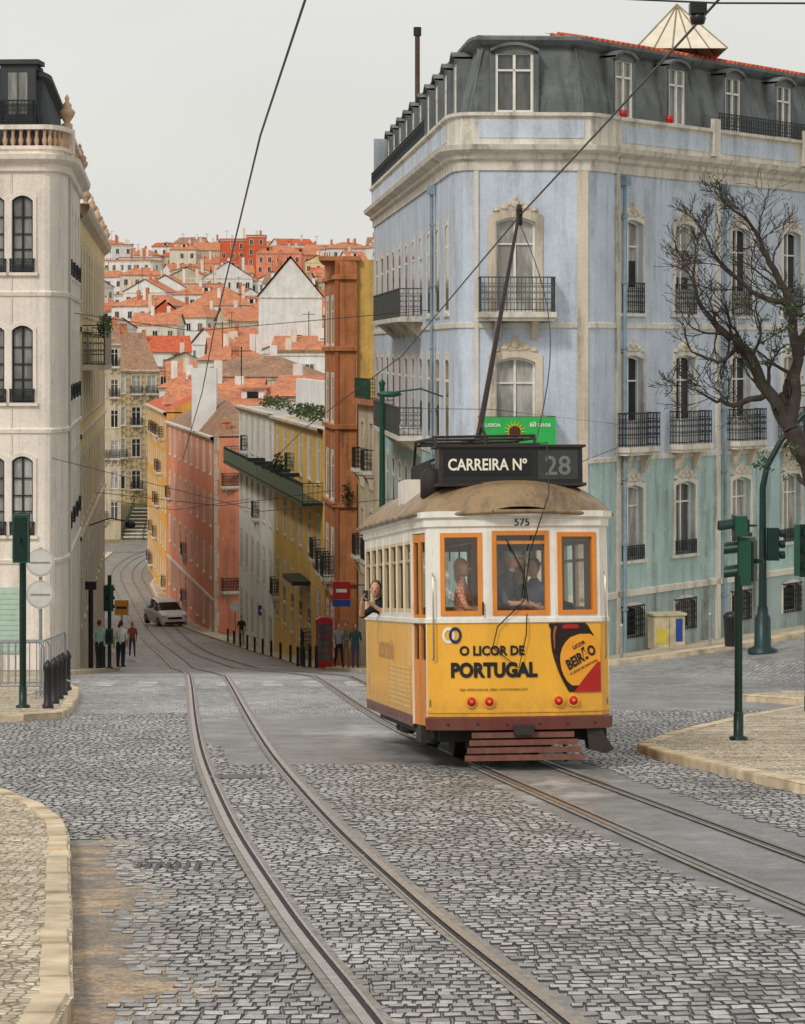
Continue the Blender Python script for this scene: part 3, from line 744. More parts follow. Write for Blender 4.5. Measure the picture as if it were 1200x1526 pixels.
tube(T['wall_lamp'],MY,[(9,.0,-7.0),(9,.9,-6.7),(9,1.5,-6.8)],.03,IRON,6); ell(T['wall_lamp'],MY,(9,1.7,-6.95),(.2,.22,.16),IRON,8,6)
T.done()
def block(name,A,B,z0,z1,wall,nx,floors,depth=9,roof=T1,w=1.0,trim=TRIM2,base=None,rz=1.8,bal=None,cor=True,fh=None,dep=.03,glz=None):
    """terraced building, street facade A->B, gable sides and roof behind"""
    T=Thing(name); L=math.dist(A,B); fh=fh or (z1-z0)/floors; ww=[]
    for j in range(floors):
        for i in range(nx):
            zz=z1-(j+1)*fh+ .9*fh/3.2
            if zz<z0+.2: zz=z0+.2
            q=W(L*(i+.5)/nx,w,zz,zz+fh*.58,sur=trim,sw=.13,dep=dep,sp=.015)
            if glz: q['gl']=random.choice(glz)
            if bal and R()<bal: q['bal']=dict(d=.35,h=.95,e=.15); q['sill']=False
            ww.append(q)
    zones=[(z0-3,z0+(fh if base else 0),base or wall),(z0+(fh if base else 0),z1,wall)]
    M,_=facade(T,A,B,z0-3,z1,wall,ww,zones=zones)
    back=offs([A,B],-depth)
    P=T['walls']
    P.face([(A[0],A[1],z0-3),(back[0][0],back[0][1],z0-3),(back[0][0],back[0][1],z1),(A[0],A[1],z1)],wall)
    P.face([(B[0],B[1],z0-3),(back[1][0],back[1][1],z0-3),(back[1][0],back[1][1],z1),(B[0],B[1],z1)],wall)
    P.face([(back[0][0],back[0][1],z0-3),(back[1][0],back[1][1],z0-3),(back[1][0],back[1][1],z1),(back[0][0],back[0][1],z1)],wall)
    if cor: sweep(T['trim'],[A,B],[(0,z1-.3),(.15,z1-.2),(.3,z1-.05),(.3,z1+.08),(-.1,z1+.1)],trim)
    mid=offs([A,B],-depth/2)
    if rz>0:
        rp=T['roof']; a=[(A[0],A[1],z1+.1),(B[0],B[1],z1+.1)]; bk=[(back[0][0],back[0][1],z1+.1),(back[1][0],back[1][1],z1+.1)]; m=[(mid[0][0],mid[0][1],z1+rz),(mid[1][0],mid[1][1],z1+rz)]
        rp.face([a[0],a[1],m[1],m[0]],roof);rp.face([bk[0],bk[1],m[1],m[0]],roof); P.face([a[0],bk[0],m[0]],wall);P.face([a[1],bk[1],m[1]],wall)
    else: T['roof'].face([(A[0],A[1],z1-.05),(B[0],B[1],z1-.05),(back[1][0],back[1][1],z1-.05),(back[0][0],back[0][1],z1-.05)],GREYW)
    for _ in range(2):
        k=R(); x=mid[0][0]*(1-k)+mid[1][0]*k; y=mid[0][1]*(1-k)+mid[1][1]*k
        box(T['chimney'],I4,(x-.3,y-.3,z1),(x+.3,y+.3,z1+rz+1.0),WW if R()<.5 else T1); box(T['chimney'],I4,(x-.38,y-.38,z1+rz+1.0),(x+.38,y+.38,z1+rz+1.12),T1)
    return T,M,L
T,M,L=block('stone_apartment_building',(-15.2,137),(-23.4,205),-18,1.5,TANW,16,5,w=1.1); T.done()
T,M,L=block('tan_apartment_building',(-37,299),(-31.5,300),-20,.5,TANW,4,6,depth=10,roof=T3,bal=.5,w=.85,dep=.1); T.done()
t=NT('azulejo_tile_wall'); b=t.n.new('ShaderNodeTexChecker'); b.inputs['Scale'].default_value=1.9; t.link(t.mp((1,1,1),(0,.785,0)),b.inputs['Vector']); b.inputs['Color1'].default_value=C(208,186,146); b.inputs['Color2'].default_value=C(166,144,110)
TILEW=t.fin(t.mix(1.0,b.outputs[0],t.rng(t.noise(.6,4),.3,.7,.75,1.15),'MULTIPLY'),.7)
T,M,L=block('tiled_facade_building',(-34.5,320),(-29.2,322),-17.8,-2.6,TILEW,3,4,depth=14,roof=T3,w=1.1,rz=4.6,trim=TRIM2,dep=.12,bal=.4); T.done()
T=Thing('stone_stairs'); STP=mk('stair_riser',C(120,110,98),.8,.3)
for i in range(9):
    y=299.2+i*1.5; z=-21.3+(i+1)*.31
    box(T['steps'],I4,(-31.3,y,-22),(-26.5,y+1.52,z-.05),STP); box(T['steps'],I4,(-31.3,y-.06,z-.048),(-26.5,y+1.5,z),TRIM)
for x in (-31.2,-28.9,-26.6):
    tube(T['handrail'],I4,[(x,299,-21.2),(x,299,-20.2),(x,312.5,-17.4),(x,312.5,-18.4)],.05,IRON,6)
    for i in range(1,8): cyl(T['handrail'],I4,(x,299+i*1.7,-21.2+i*.35),(x,299+i*1.7,-20.2+i*.35),.04,IRON,5)
T.done()
T,M,L=block('orange_apartment_building',(-24.9,262),(-19.8,225.2),-21,-5.4,ORWALL,9,5,w=1.1,bal=.3,roof=T2,rz=2.2); T.done()
T,M,L=block('salmon_apartment_building',(-19.7,225),(-12.9,184),-20.5,-6.1,PINK,8,4,depth=2.0,rz=0,w=1.25,bal=.15,base=PINK,glz=[G_L,G_B,G_M,G_D],trim=TRIM); 
sweep(T['trim'],[(-19.7,225),(-12.9,184)],[(0,-17.4),(.06,-17.38),(.06,-17.2),(0,-17.18)],TRIM)
ww=[]
for j in range(4):
    for i in range(1): ww.append(W(1.15,.9,-9.4-j*3.6,-7.3-j*3.6,sur=TRIM,sw=.12,dep=.1,bal=dict(d=.5,h=.9,e=.2) if j in(0,2) else None))
facade(T,(-12.9,183.9),(-10.4,185.2),-23,-6.1,PINK,ww)
rp=T['roof']; pk=[(-19.7,225,-6),(-12.9,184,-6),(-9.9,185.5,-6),(-12,226,-6)]; rd=[(-15.3,218,-3.8),(-12.2,191,-3.8)]
rp.face([pk[0],pk[1],rd[1],rd[0]],T3);rp.face([pk[1],pk[2],rd[1]],T3);rp.face([pk[2],pk[3],rd[0],rd[1]],T3);rp.face([pk[3],pk[0],rd[0]],T3)
box(T['chimney'],I4,(-15.4,196,-6),(-13.6,197.4,-1.4),WW)
M=frame((-12.9,183.9),(-10.4,185.2)); 
for z in range(-20,-6): box(T['trim'],M,(-.02,.002,z),(.35 if z%2 else .25,.03,z+.96),TRIM2)
T.done()
T,M,L=block('white_terraced_building',(-10.6,174),(-7.22,150.6),-17.8,-3.7,WW,6,4,w=1.2,bal=.15,rz=0,fh=3.7)
zz=-7.25; box(T['balconies'],M,(-.5,.003,zz-.15),(L,1.0,zz),DGREEN); railing(T['balconies'],M,-.45,L,0,.95,zz,.95,DGREEN,step=.22,orn=False); box(T['balconies'],M,(-.45,.96,zz+.05),(L,.975,zz+.75),GREEN)
box(T['trim'],M,(1,-4,-3.7),(L-1,-3.6,-1.9),WW)
leaves(T['plants'],M,(8,-1.5,-3.3),(7,.8,.4),300,LEAF,.12)
T.done()
T,M,L=block('ochre_terraced_building',(-7.2,150.4),(-3.72,126.2),-15,-3.8,OCH,6,4,w=1.25,bal=.15,rz=0,fh=3.6,base=OCH)
box(T['balconies'],M,(0,.003,zz-.15),(L-.1,1.0,zz),DGREEN); railing(T['balconies'],M,0,L-.15,0,.95,zz,.95,DGREEN,step=.22,orn=False); box(T['balconies'],M,(0,.96,zz+.05),(L-.15,.975,zz+.75),GREEN)
for i in range(5): box(T['awning'],M,(1+i*4.6,.6,zz+1.0),(1.15+i*4.6,1.6,zz+1.2),IRON)
leaves(T['plants'],M,(9,-1.0,-3.3),(9,.8,.45),500,LEAF,.12); leaves(T['plants'],M,(14,1.1,zz+1.4),(1.2,.3,.6),160,LEAF2,.1)
box(T['trim'],M,(.5,-3,-3.8),(L-.5,-2.8,-2.6),WW)
box(T['roof'],M,(0,-6,-2.0),(L,-3.2,-1.85),T1)
box(T['awning'],M,(14,.0,-11.6),(19,.9,-11.4),IRON)
T.done()
T=Thing('brown_apartment_building')
A=(-3.65,126);B=(-3.0,120);Cc=(-2.05,120.05)
ww=[]
for j in range(5):
    for i in range(2): ww.append(W(1.6+i*2.9,1.3,.2-j*3.5,2.3-j*3.5,sur=TRIM,sw=.14,dep=.02,sp=.012,cols=1,gl=random.choice([G_M,G_L,G_D]),bal=dict(d=.5,h=1,e=.2) if j==3 else None))
MB,_=facade(T,A,B,-18,3.95,BROWN,ww)
MB2,_=facade(T,B,Cc,-18,3.95,BROWN,[])
for z in (3.2,.0,-3.5,-7,-10.5): sweep(T['trim'],[A,B,Cc],[(0,z-.12),(.14,z-.08),(.14,z+.1),(0,z+.14)],BROWN)
box(T['trim'],I4,(-3.02,119.93,-18),(-2.86,120.04,3.9),wallm('rust_pilaster',C(180,104,70),.7))
box(T['roof'],I4,(-3.75,120,3.96),(-1.9,127,4.15),BROWN)
T['walls'].face([(-2.04,120.3,-18),(-.2,120.3,-18),(-.2,120.3,4.0),(-2.04,120.3,4.0)],OCH)
T['walls'].face([(-2.04,120.04,-18),(-2.04,120.3,-18),(-2.04,120.3,4.0),(-2.04,120.04,4.0)],BROWN)
leaves(T['plants'],MB2,(.5,.2,-6.5),(.3,.3,.5),90,LEAF2)
T.done()
T=Thing('corner_shop_building'); A=(-1.95,118.9);B=(-1.05,113)
ww=[W(1.4,.9,-5.2,-3.2,sur=TRIM2,bal=dict(d=.4,h=.9)),W(4.2,.9,-5.2,-3.2,sur=TRIM2,bal=dict(d=.4,h=.9)),W(1.4,.9,-9,-7,sur=TRIM2,bal=dict(d=.4,h=.9)),W(4.2,.9,-9,-7,sur=TRIM2,bal=dict(d=.4,h=.9)),W(2.9,2.6,-14,-11.6,sur=TRIM2,gl=G_D,cols=3)]
M,_=facade(T,A,B,-18,-2.4,TANW,ww); T['walls'].face([(B[0],B[1],-18),(.2,113.2,-18),(.2,113.2,-2.4),(B[0],B[1],-2.4)],TANW)
box(T['cornice'],M,(-.1,-1.5,-2.4),(5.6,.25,-2.15),T1); railing(T['balconies'],M,.3,5.2,0,.2,-2.15,.9,GREEN,step=.15)
T.done()
for nm,x,y,z,w,h,m in (('red_shop_sign',-2.5,110,-9.9,.72,.72,RED),('blue_direction_sign',-8.2,158,-15.4,.6,.6,mk('blue_enamel',C(30,70,150),.4,.1)),('round_traffic_sign',-10.6,170,-16.3,.7,.7,WHITE)):
    T=Thing(nm)
    if nm.startswith('round'): cyl(T['panel'],I4,(x,y,z),(x,y+.04,z),w/2,m,16)
    else: box(T['panel'],I4,(x-w/2,y,z-h/2),(x+w/2,y+.08,z+h/2),m); box(T['panel'],I4,(x-w*.3,y-.004,z-.08),(x+w*.3,y-.002,z+.06),WHITE)
    if nm=='red_shop_sign': box(T['bracket'],I4,(x+w/2,y+.02,z+.2),(x+w/2+1.2,y+.06,z+.24),IRON); box(T['panel'],I4,(x-w/2,y,z-h/2-.3),(x+w/2,y+.08,z-h/2-.02),mk('blue_enamel',C(30,70,150)))
    else: cyl(T['post'],I4,(x,y+.08,Hh(x,y)),(x,y+.08,z+.3),.04,STEEL,6)
    T.done()
# ------------------------------------------------------------------ hillside houses
WCOL={'white':WW,'cream':CREAM,'ochre':OCH,'tan':TANW,'pink':PINK,'grey':GREYW,'red':REDW,'yellow':YWALL}
def house(cn,cx,cy,zb,w,d,h,rot,roof=T1,kind='gable',fl=3,rh=None,ax=0,wins=True):
    T=Thing(cn+'_house'); wall=WCOL[cn]; M=Matrix.Translation((cx,cy,0))@Matrix.Rotation(rot,4,'Z'); z1=zb+h; rh=w*.22 if rh is None else rh
    P=T['walls']; a,b=w/2,d/2
    c4=[(-a,-b),(a,-b),(a,b),(-a,b)]
    for i in range(4):
        p,q=c4[i],c4[(i+1)%4]; P.face([X(M,(p[0],p[1],zb-8)),X(M,(q[0],q[1],zb-8)),X(M,(q[0],q[1],z1)),X(M,(p[0],p[1],z1))],wall)
    rp=T['roof']; e=.35; A_,B_=a+e,b+e; zr=z1-.05
    if kind=='gable':
        if ax==0:
            r0=(-A_,0,zr+rh);r1=(A_,0,zr+rh)
            rp.face([X(M,p) for p in ((-A_,-B_,zr),(A_,-B_,zr),r1,r0)],roof);rp.face([X(M,p) for p in ((-A_,B_,zr),(A_,B_,zr),r1,r0)],roof)
            for sg in (-1,1): P.face([X(M,p) for p in ((sg*a,-b,z1),(sg*a,b,z1),(sg*a,0,z1+rh*.9))],wall)
        else:
            r0=(0,-B_,zr+rh);r1=(0,B_,zr+rh)
            rp.face([X(M,p) for p in ((-A_,-B_,zr),r0,r1,(-A_,B_,zr))],roof);rp.face([X(M,p) for p in ((A_,-B_,zr),r0,r1,(A_,B_,zr))],roof)
            for sg in (-1,1): P.face([X(M,p) for p in ((-a,sg*b,z1),(a,sg*b,z1),(0,sg*b,z1+rh*.92))],wall)
    elif kind=='hip':
        k=min(a,b)*.9; r0=(-A_+k,0,zr+rh);r1=(A_-k,0,zr+rh)
        if A_-k<0: r0=r1=(0,0,zr+rh)
        rp.face([X(M,p) for p in ((-A_,-B_,zr),(A_,-B_,zr),r1,r0)],roof);rp.face([X(M,p) for p in ((-A_,B_,zr),(A_,B_,zr),r1,r0)],roof)
        rp.face([X(M,p) for p in ((-A_,-B_,zr),(-A_,B_,zr),r0)],roof);rp.face([X(M,p) for p in ((A_,-B_,zr),(A_,B_,zr),r1)],roof)
    else:
        box(rp,M,(-A_+.2,-B_+.2,z1),(A_-.2,B_-.2,z1+.3),roof)
    box(T['eaves'],M,(-a-.12,-b-.12,z1-.35),(a+.12,b+.12,z1-.1),TRIM)
    if wins:
        fh=3.0
        for side in range(3):
            Ls=w if side==0 else d; n=max(1,int(Ls/2.6))
            for j in range(fl):
                z0=z1-1.0-(j+1)*fh+1.2
                for i in range(n):
                    if R()<.15: continue
                    x=-Ls/2+Ls*(i+.5)/n+U(-.25,.25); gl=random.choice([G_D,G_D,G_M])
                    if side==0: F=M@Matrix.Translation((x,-b,z0))
                    elif side==1: F=M@Matrix.Translation((-a,x,z0))@Matrix.Rotation(-math.pi/2,4,'Z')
                    else: F=M@Matrix.Translation((a,x,z0))@Matrix.Rotation(math.pi/2,4,'Z')
                    box(T['windows'],F,(-.62,-.06,-.12),(.62,.05,1.62),TRIM); box(T['windows'],F,(-.45,-.07,.0),(.45,-.061,1.5),gl); box(T['windows'],F,(-.03,-.08,0),(.03,-.071,1.5),WHITE)
    for _ in range(random.randint(1,3)):
        x=U(-a*.7,a*.7);y=U(-b*.5,b*.5); box(T['chimney'],M,(x-.35,y-.25,z1),(x+.35,y+.25,z1+rh+U(.5,1.6)),random.choice([WW,T1,CREAM]))
    if kind!='flat' and R()<.35: # roof dormer
        x=U(-a*.5,a*.5); box(T['dormer'],M,(x-.9,-b*.7,z1),(x+.9,-b*.2,z1+rh*.75),wall); box(T['dormer'],M,(x-1.05,-b*.75,z1+rh*.75),(x+1.05,-b*.1,z1+rh*.75+.15),roof); box(T['dormer'],M,(x-.45,-b*.7-.05,z1+.3),(x+.45,-b*.7-.01,z1+rh*.65),G_D)
    if R()<.5:
        x=U(-a*.6,a*.6); tube(T['antenna'],M,[(x,0,z1),(x,0,z1+rh+3)],.05,IRON,4); box(T['antenna'],M,(x-.8,-.03,z1+rh+2.6),(x+.8,.03,z1+rh+2.68),IRON)
    T.done()
names=['white','white','cream','white','white','tan','cream','white','yellow','white','white','pink']
for yr in range(400,960,42):
    x=-.125*yr+U(-6,0)
    while x<-.0*yr+14:
        w=U(6,16); d=U(8,12); y=yr+U(-14,14); zb=Hh(x,y)
        h=U(5.5,11.5)+(3 if yr>820 else 0)
        house(random.choice(names),x+w/2,y,zb,w,d,h,U(-.5,.5),random.choice([T1,T1,T2,T1,T1,T3]),random.choice(['gable','gable','hip','gable','hip','flat']),3,U(1.4,3.4),random.choice([0,0,1]))
        x+=w+U(-.5,2.2)
house('white',-18.3,440,-14,10.2,16,22.5,.03,T4,'gable',2,6.6,1,wins=False)
house('red',-52,590,-4,17,14,7.8,.06,T2,'gable',1,7,1)
house('white',-60,690,5,13,12,10,-.1,T1,'gable',2,4,1); house('white',-47,720,6,13,12,13,.1,T4,'gable',2,4.5,1); house('grey',-66,560,-6,10,10,10,.0,T4,'hip',2,2.5)
house('red',-52,850,20,11,10,14.5,.0,T2,'flat',3); house('red',-46,845,20,6,8,15.5,.0,T2,'flat',3)
house('pink',-38,830,18,14,10,11.5,.0,T1,'hip',4,2.5)
house('ochre',-12.2,335,-16,7,9,15.5,-.1,T1,'gable',3,2.2,0)
house('white',-26.5,372,-15,12,10,10.8,.1,T1,'gable',2,2.6,0)
house('white',-23.3,300,-18,7,9,13.8,.0,T1,'hip',2,1.8)
house('white',-16.5,240,-20,8,10,15.2,-.05,T1,'gable',3,2.2,0)
house('white',-11.5,215,-19,7,9,14.6,-.1,T1,'gable',3,1.6,0)
house('cream',-6.4,200,-18,5,8,14.6,-.1,T1,'gable',3,1.5,0)
house('tan',-14,262,-20,12,10,17.4,-.1,T3,'hip',4,2.0)
house('white',-9.5,300,-18,9,10,17.6,-.1,T3,'flat',4,1)
house('cream',-45,400,-14,10,10,15.5,.1,T3,'hip',3,2.6)
house('white',-22,350,-16,9,9,14.6,.12,T1,'hip',3,2.0)
# ------------------------------------------------------------------ figures
BASE={'pel':((0,0,.96),(.15,.11)),'spi':((0,0,1.14),(.135,.1)),'che':((0,0,1.33),(.165,.11)),'nec':((0,0,1.48),(.058,.058)),'hdb':((0,-.01,1.58),(.055,.055)),
 'sh':((.18,0,1.41),(.065,.06)),'el':((.23,.03,1.13),(.047,.045)),'wr':((.24,-.05,.9),(.03,.026)),'ha':((.24,-.07,.83),(.038,.02)),
 'hi':((.09,0,.9),(.098,.095)),'kn':((.1,-.02,.5),(.064,.062)),'an':((.1,.03,.09),(.045,.045)),'to':((.11,-.15,.045),(.045,.035))}
def person(name,M,over={},top=None,bot=None,skin=SKIN,hair=None,arm=None,leg=None,shoe=None,bald=False,hat=None,longhair=False,k=1.0,headyaw=0,headpitch=0,bag=None):
    top=top or DARK;bot=bot or DARK;hair=hair or BLACK;arm=arm or skin;leg=leg or bot;shoe=shoe or BLACK
    J={};Rd={}
    for n,(p,r_) in BASE.items():
        if n in('pel','spi','che','nec','hdb'): J[n]=Vector(p);Rd[n]=r_
        else:
            J[n+'L']=Vector(p);J[n+'R']=Vector((-p[0],p[1],p[2]));Rd[n+'L']=Rd[n+'R']=r_
    for n,p in over.items(): J[n]=Vector(p)
    E=[('pel','spi',top),('spi','che',top),('che','nec',top),('nec','hdb',skin)]
    for s_ in 'LR': E+=[('che','sh'+s_,top),('sh'+s_,'el'+s_,top),('el'+s_,'wr'+s_,arm),('wr'+s_,'ha'+s_,skin),('pel','hi'+s_,bot),('hi'+s_,'kn'+s_,bot),('kn'+s_,'an'+s_,leg),('an'+s_,'to'+s_,shoe)]
    for s_ in 'LR':
        d=(J['ha'+s_]-J['wr'+s_]).normalized(); fw=Vector((0,-1,0)); sd=(fw-d*fw.dot(d)); sd=sd.normalized() if sd.length>.1 else Vector((1,0,0)); up=d.cross(sd)*(.4 if s_=='L' else -.4)
        for i in range(4):
            ln=(.034,.042,.038,.028)[i]; b=J['ha'+s_]+sd*(.03-.02*i)+d*.025; m=b+d*ln; e=m+(d-up*1.2).normalized()*ln*.8
            for q,v_ in (('a',b),('b',m),('c',e)): J['f%s%d%s'%(s_,i,q)]=v_;Rd['f%s%d%s'%(s_,i,q)]=(.0095,.0095)
            E+=[('ha'+s_,'f%s%da'%(s_,i),skin),('f%s%da'%(s_,i),'f%s%db'%(s_,i),skin),('f%s%db'%(s_,i),'f%s%dc'%(s_,i),skin)]
        b=J['wr'+s_]+d*.03+sd*.03; e=b+(d+sd).normalized()*.045
        J['t%sa'%s_]=b;J['t%sb'%s_]=e;Rd['t%sa'%s_]=(.012,.012);Rd['t%sb'%s_]=(.01,.01); E+=[('wr'+s_,'t%sa'%s_,skin),('t%sa'%s_,'t%sb'%s_,skin)]
    ks=list(J.keys()); me=bpy.data.meshes.new('sk'); me.from_pydata([J[n] for n in ks],[(ks.index(a),ks.index(b)) for a,b,_ in E],[])
    o=bpy.data.objects.new('sk',me); scene.collection.objects.link(o); o.modifiers.new('Skin','SKIN'); o.modifiers.new('s','SUBSURF').levels=1
    P=Part()
    try:
        for i,n in enumerate(ks): me.skin_vertices[0].data[i].radius=Rd[n]
        me.skin_vertices[0].data[0].use_root=True
        bpy.context.view_layer.update()
        em=bpy.data.meshes.new_from_object(o.evaluated_get(bpy.context.evaluated_depsgraph_get()))
        vs=[v_.co.copy() for v_ in em.vertices]; segs=[(J[a],J[b]-J[a],m,(Rd[a][0]+Rd[b][0])/2) for a,b,m in E]
        if len(vs)<60: raise RuntimeError('skin')
        P.v=[tuple(M@(v_*k)) for v_ in vs]
        for f in em.polygons:
            c=Vector((0,0,0)); 
            for i in f.vertices: c+=vs[i]
            c/=len(f.vertices); best=1e9
            for a,d,m,rr in segs:
                t_=max(0,min(1,(c-a).dot(d)/max(d.length_squared,1e-9))); q=(c-a-d*t_).length/(rr**.6)
                if q<best: best=q;bm=m
            P.f.append(tuple(f.vertices));P.mi.append(P.m(bm));P.sm.append(True)
    except Exception as ex:
        print('SKIN FAIL',ex)
        for a,b,m in E: tube(P,M@Matrix.Scale(k,4),[J[a],J[b]],[Rd[a][0],Rd[b][0]],m,8)
    bpy.data.objects.remove(o)
    HM=M@Matrix.Scale(k,4)@Matrix.Translation(J['hdb']+Vector((0,-.005,.085)))@Matrix.Rotation(headyaw,4,'Z')@Matrix.Rotation(headpitch,4,'X')
    ell(P,HM,(0,0,0),(.074,.095,.115),skin,14,10); ell(P,HM,(0,-.02,-.05),(.055,.07,.065),skin,10,7)
    ell(P,HM,(0,-.1,-.015),(.013,.02,.022),skin,6,5)
    for sx in(-1,1): ell(P,HM,(sx*.075,.005,-.01),(.012,.02,.03),skin,6,5); ell(P,HM,(sx*.03,-.084,.012),(.012,.008,.007),BLACK,6,4); 
    box(P,HM,(-.022,-.094,-.057),(.022,-.086,-.052),mk('lip',C(160,90,80)))
    if not bald: ell(P,HM,(0,.022,.025),(.083,.095,.108),hair,12,8)
    if longhair: ell(P,HM,(0,.06,-.07),(.08,.05,.13),hair,10,7)
    if hat: ell(P,HM,(0,.01,.05),(.088,.105,.08),hat,12,6); box(P,HM,(-.06,-.17,.04),(.06,-.06,.05),hat)
    if bag: ell(P,HM@Matrix.Translation((0,.16,-.4)),(0,0,0),(.15,.09,.22),bag,10,7)
    return P.build(name)
def at(x,y,yaw,dz=.13): return Matrix.Translation((x,y,Hh(x,y)+dz))@Matrix.Rotation(yaw,4,'Z')
cl=lambda n,r,g_,b:mk('cloth_'+n,C(r,g_,b),.85,.25,5)
walkL={'knL':(.1,-.12,.52),'anL':(.1,-.22,.1),'toL':(.1,-.38,.07),'knR':(-.1,.02,.5),'anR':(-.1,.25,.13),'toR':(-.1,.12,.03),'elL':(.23,.12,1.14),'wrL':(.23,.16,.9),'haL':(.23,.14,.83),'elR':(-.23,-.04,1.13),'wrR':(-.22,-.2,.95),'haR':(-.22,-.25,.9)}
bend={'elL':(.24,.03,1.14),'wrL':(.12,-.2,1.12),'haL':(.05,-.25,1.16)}
HB=mk('hair_brown',C(92,62,40),.8,.3,20)
person('pedestrian',at(-11.3,100,math.pi),walkL,cl('mint',180,214,198),cl('denim_dark',50,54,68),hair=HB)
person('pedestrian',at(-10.55,100.6,math.pi-.2),bend,cl('white',232,232,228),cl('navy',44,48,60),hair=HB)
person('pedestrian',at(-10.9,103.5,math.pi+.1),{},cl('sand',200,186,160),cl('denim',80,92,116),k=.96)
person('pedestrian',at(-13.7,136,.2),walkL,cl('rust',170,90,60),cl('denim',80,92,116))
person('pedestrian',at(-9.6,160,.1),walkL,cl('navy',44,48,60),cl('khaki',150,132,100))
person('pedestrian',at(-2.45,103,.3),walkL,cl('grey',150,148,146),cl('black',34,34,36),k=.97)
person('pedestrian',at(-2.2,104.6,-.2),bend,cl('olive',120,116,90),cl('khaki',150,132,100))
person('pedestrian',at(-1.8,102.5,.1),{},cl('teal',60,90,96),cl('denim',80,92,116),longhair=True,k=.95)
# ------------------------------------------------------------------ tram
TX,TY=1.46,32.4
d=Vector((-.112,1,-.094)).normalized(); xa=Vector((1,.112,0)).normalized(); za=xa.cross(d)
TM=Matrix(((xa.x,d.x,za.x,TX),(xa.y,d.y,za.y,TY),(xa.z,d.z,za.z,Hh(TX,TY)+.022),(0,0,0,1)))
T=Thing('tram',TM)
def paint(name,col,rough=.3,dirt=.25,dc=(.12,.08,.04,1),low=0):
    t=NT(name); f=t.math('MULTIPLY',t.rng(t.noise(1.6,4,t.mp((1.5,1.5,.5)),.75),.45,.75,0,1),dirt)
    f2=t.math('MULTIPLY',t.rng(t.noise(14,4,t.mp((1,1,.4)),.8),.58,.75,0,1),dirt)
    f=t.math('MAXIMUM',f,f2)
    if low:
        sx=t.n.new('ShaderNodeSeparateXYZ'); t.link(t.tc.outputs['Object'],sx.inputs[0]); g_=t.math('MULTIPLY',t.rng(sx.outputs[2],.55,1.0,low,0),t.rng(t.noise(5,4,rough=.8),.35,.65,.2,1)); f=t.math('MAXIMUM',f,g_)
    c=t.mix(f,col,dc)
    t.bump(t.noise(2,2),.06,.02); m=t.fin(c,t.rng(t.noise(6,3),.3,.7,rough,rough+.25),0,.5); m.node_tree.nodes['Principled BSDF'].inputs['Coat Weight'].default_value=.2; return m
YEL=paint('tram_yellow',C(243,178,50),.32,.28,(.2,.12,.05,1),.6); CRM=paint('tram_cream',C(238,233,222),.35,.45,(.28,.2,.12,1)); ORG=paint('tram_orange',C(226,136,38),.35,.4); MAR=paint('tram_maroon',C(104,42,34),.4,.6)
ROOF=paint('tram_roof',C(150,124,90),.5,.95,(.06,.045,.028,1)); UND=mk('tram_underframe',C(52,46,42),.7,.4)
t=NT('tram_glass'); tr_=t.n.new('ShaderNodeBsdfTransparent'); tr_.inputs[0].default_value=(.88,.9,.89,1); gl_=t.n.new('ShaderNodeBsdfGlossy'); gl_.inputs['Roughness'].default_value=.02
ms=t.n.new('ShaderNodeMixShader'); ms.inputs[0].default_value=.09; t.link(tr_.outputs[0],ms.inputs[1]); t.link(gl_.outputs[0],ms.inputs[2]); t.link(ms.outputs[0],t.n['Material Output'].inputs[0]); TG=t.m
LR=8.1
OL=[(-1.2,7.1),(-1.2,1.15),(-1.12,.3),(-1.0,.14),(-.42,0),(.42,0),(1.0,.14),(1.12,.3),(1.2,1.15),(1.2,7.1),(1.1,7.9),(.6,LR),(-.6,LR),(-1.1,7.9),(-1.2,7.1)]
ZL,ZB,ZW,ZT=.60,1.76,1.86,3.0
SFR=paint('tram_side_frame',C(222,196,150),.35,.3)
def tw(A,B,ops,z0=ZB,z1=ZT,wall=CRM,fr=ORG,glass=TG,fw=.055,mid=0,dep=.05,pr=.018,gy=-.02):
    M=frame(A,B);L=math.dist(A,B); P=T['body']
    xs=[0]+[v_ for o in ops for v_ in o[:2]]+[L]
    for i in range(0,len(xs),2):
        if xs[i+1]-xs[i]>.001: P.face([X(M,p) for p in ((xs[i],0,z0),(xs[i+1],0,z0),(xs[i+1],0,z1),(xs[i],0,z1))],wall)
    for (a,b,za_,zb_) in ops:
        for p,q in ((z0,za_),(zb_,z1)):
            if q-p>.001: P.face([X(M,k) for k in ((a,0,p),(b,0,p),(b,0,q),(a,0,q))],wall)
        W_=T['window_frames']
        for x0,x1,p,q in ((a,a+fw,za_,zb_),(b-fw,b,za_,zb_),(a+fw,b-fw,za_,za_+fw),(a+fw,b-fw,zb_-fw,zb_)): box(W_,M,(x0,-dep,p),(x1,pr,q),fr)
        if mid: box(W_,M,(a+fw,-dep+.01,za_+(zb_-za_)*mid-.02),(b-fw,pr-.01,za_+(zb_-za_)*mid+.02),fr)
        T['glass'].face([X(M,k) for k in ((a+fw,gy,za_+fw),(b-fw,gy,za_+fw),(b-fw,gy,zb_-fw),(a+fw,gy,zb_-fw))],glass)
    return M,L
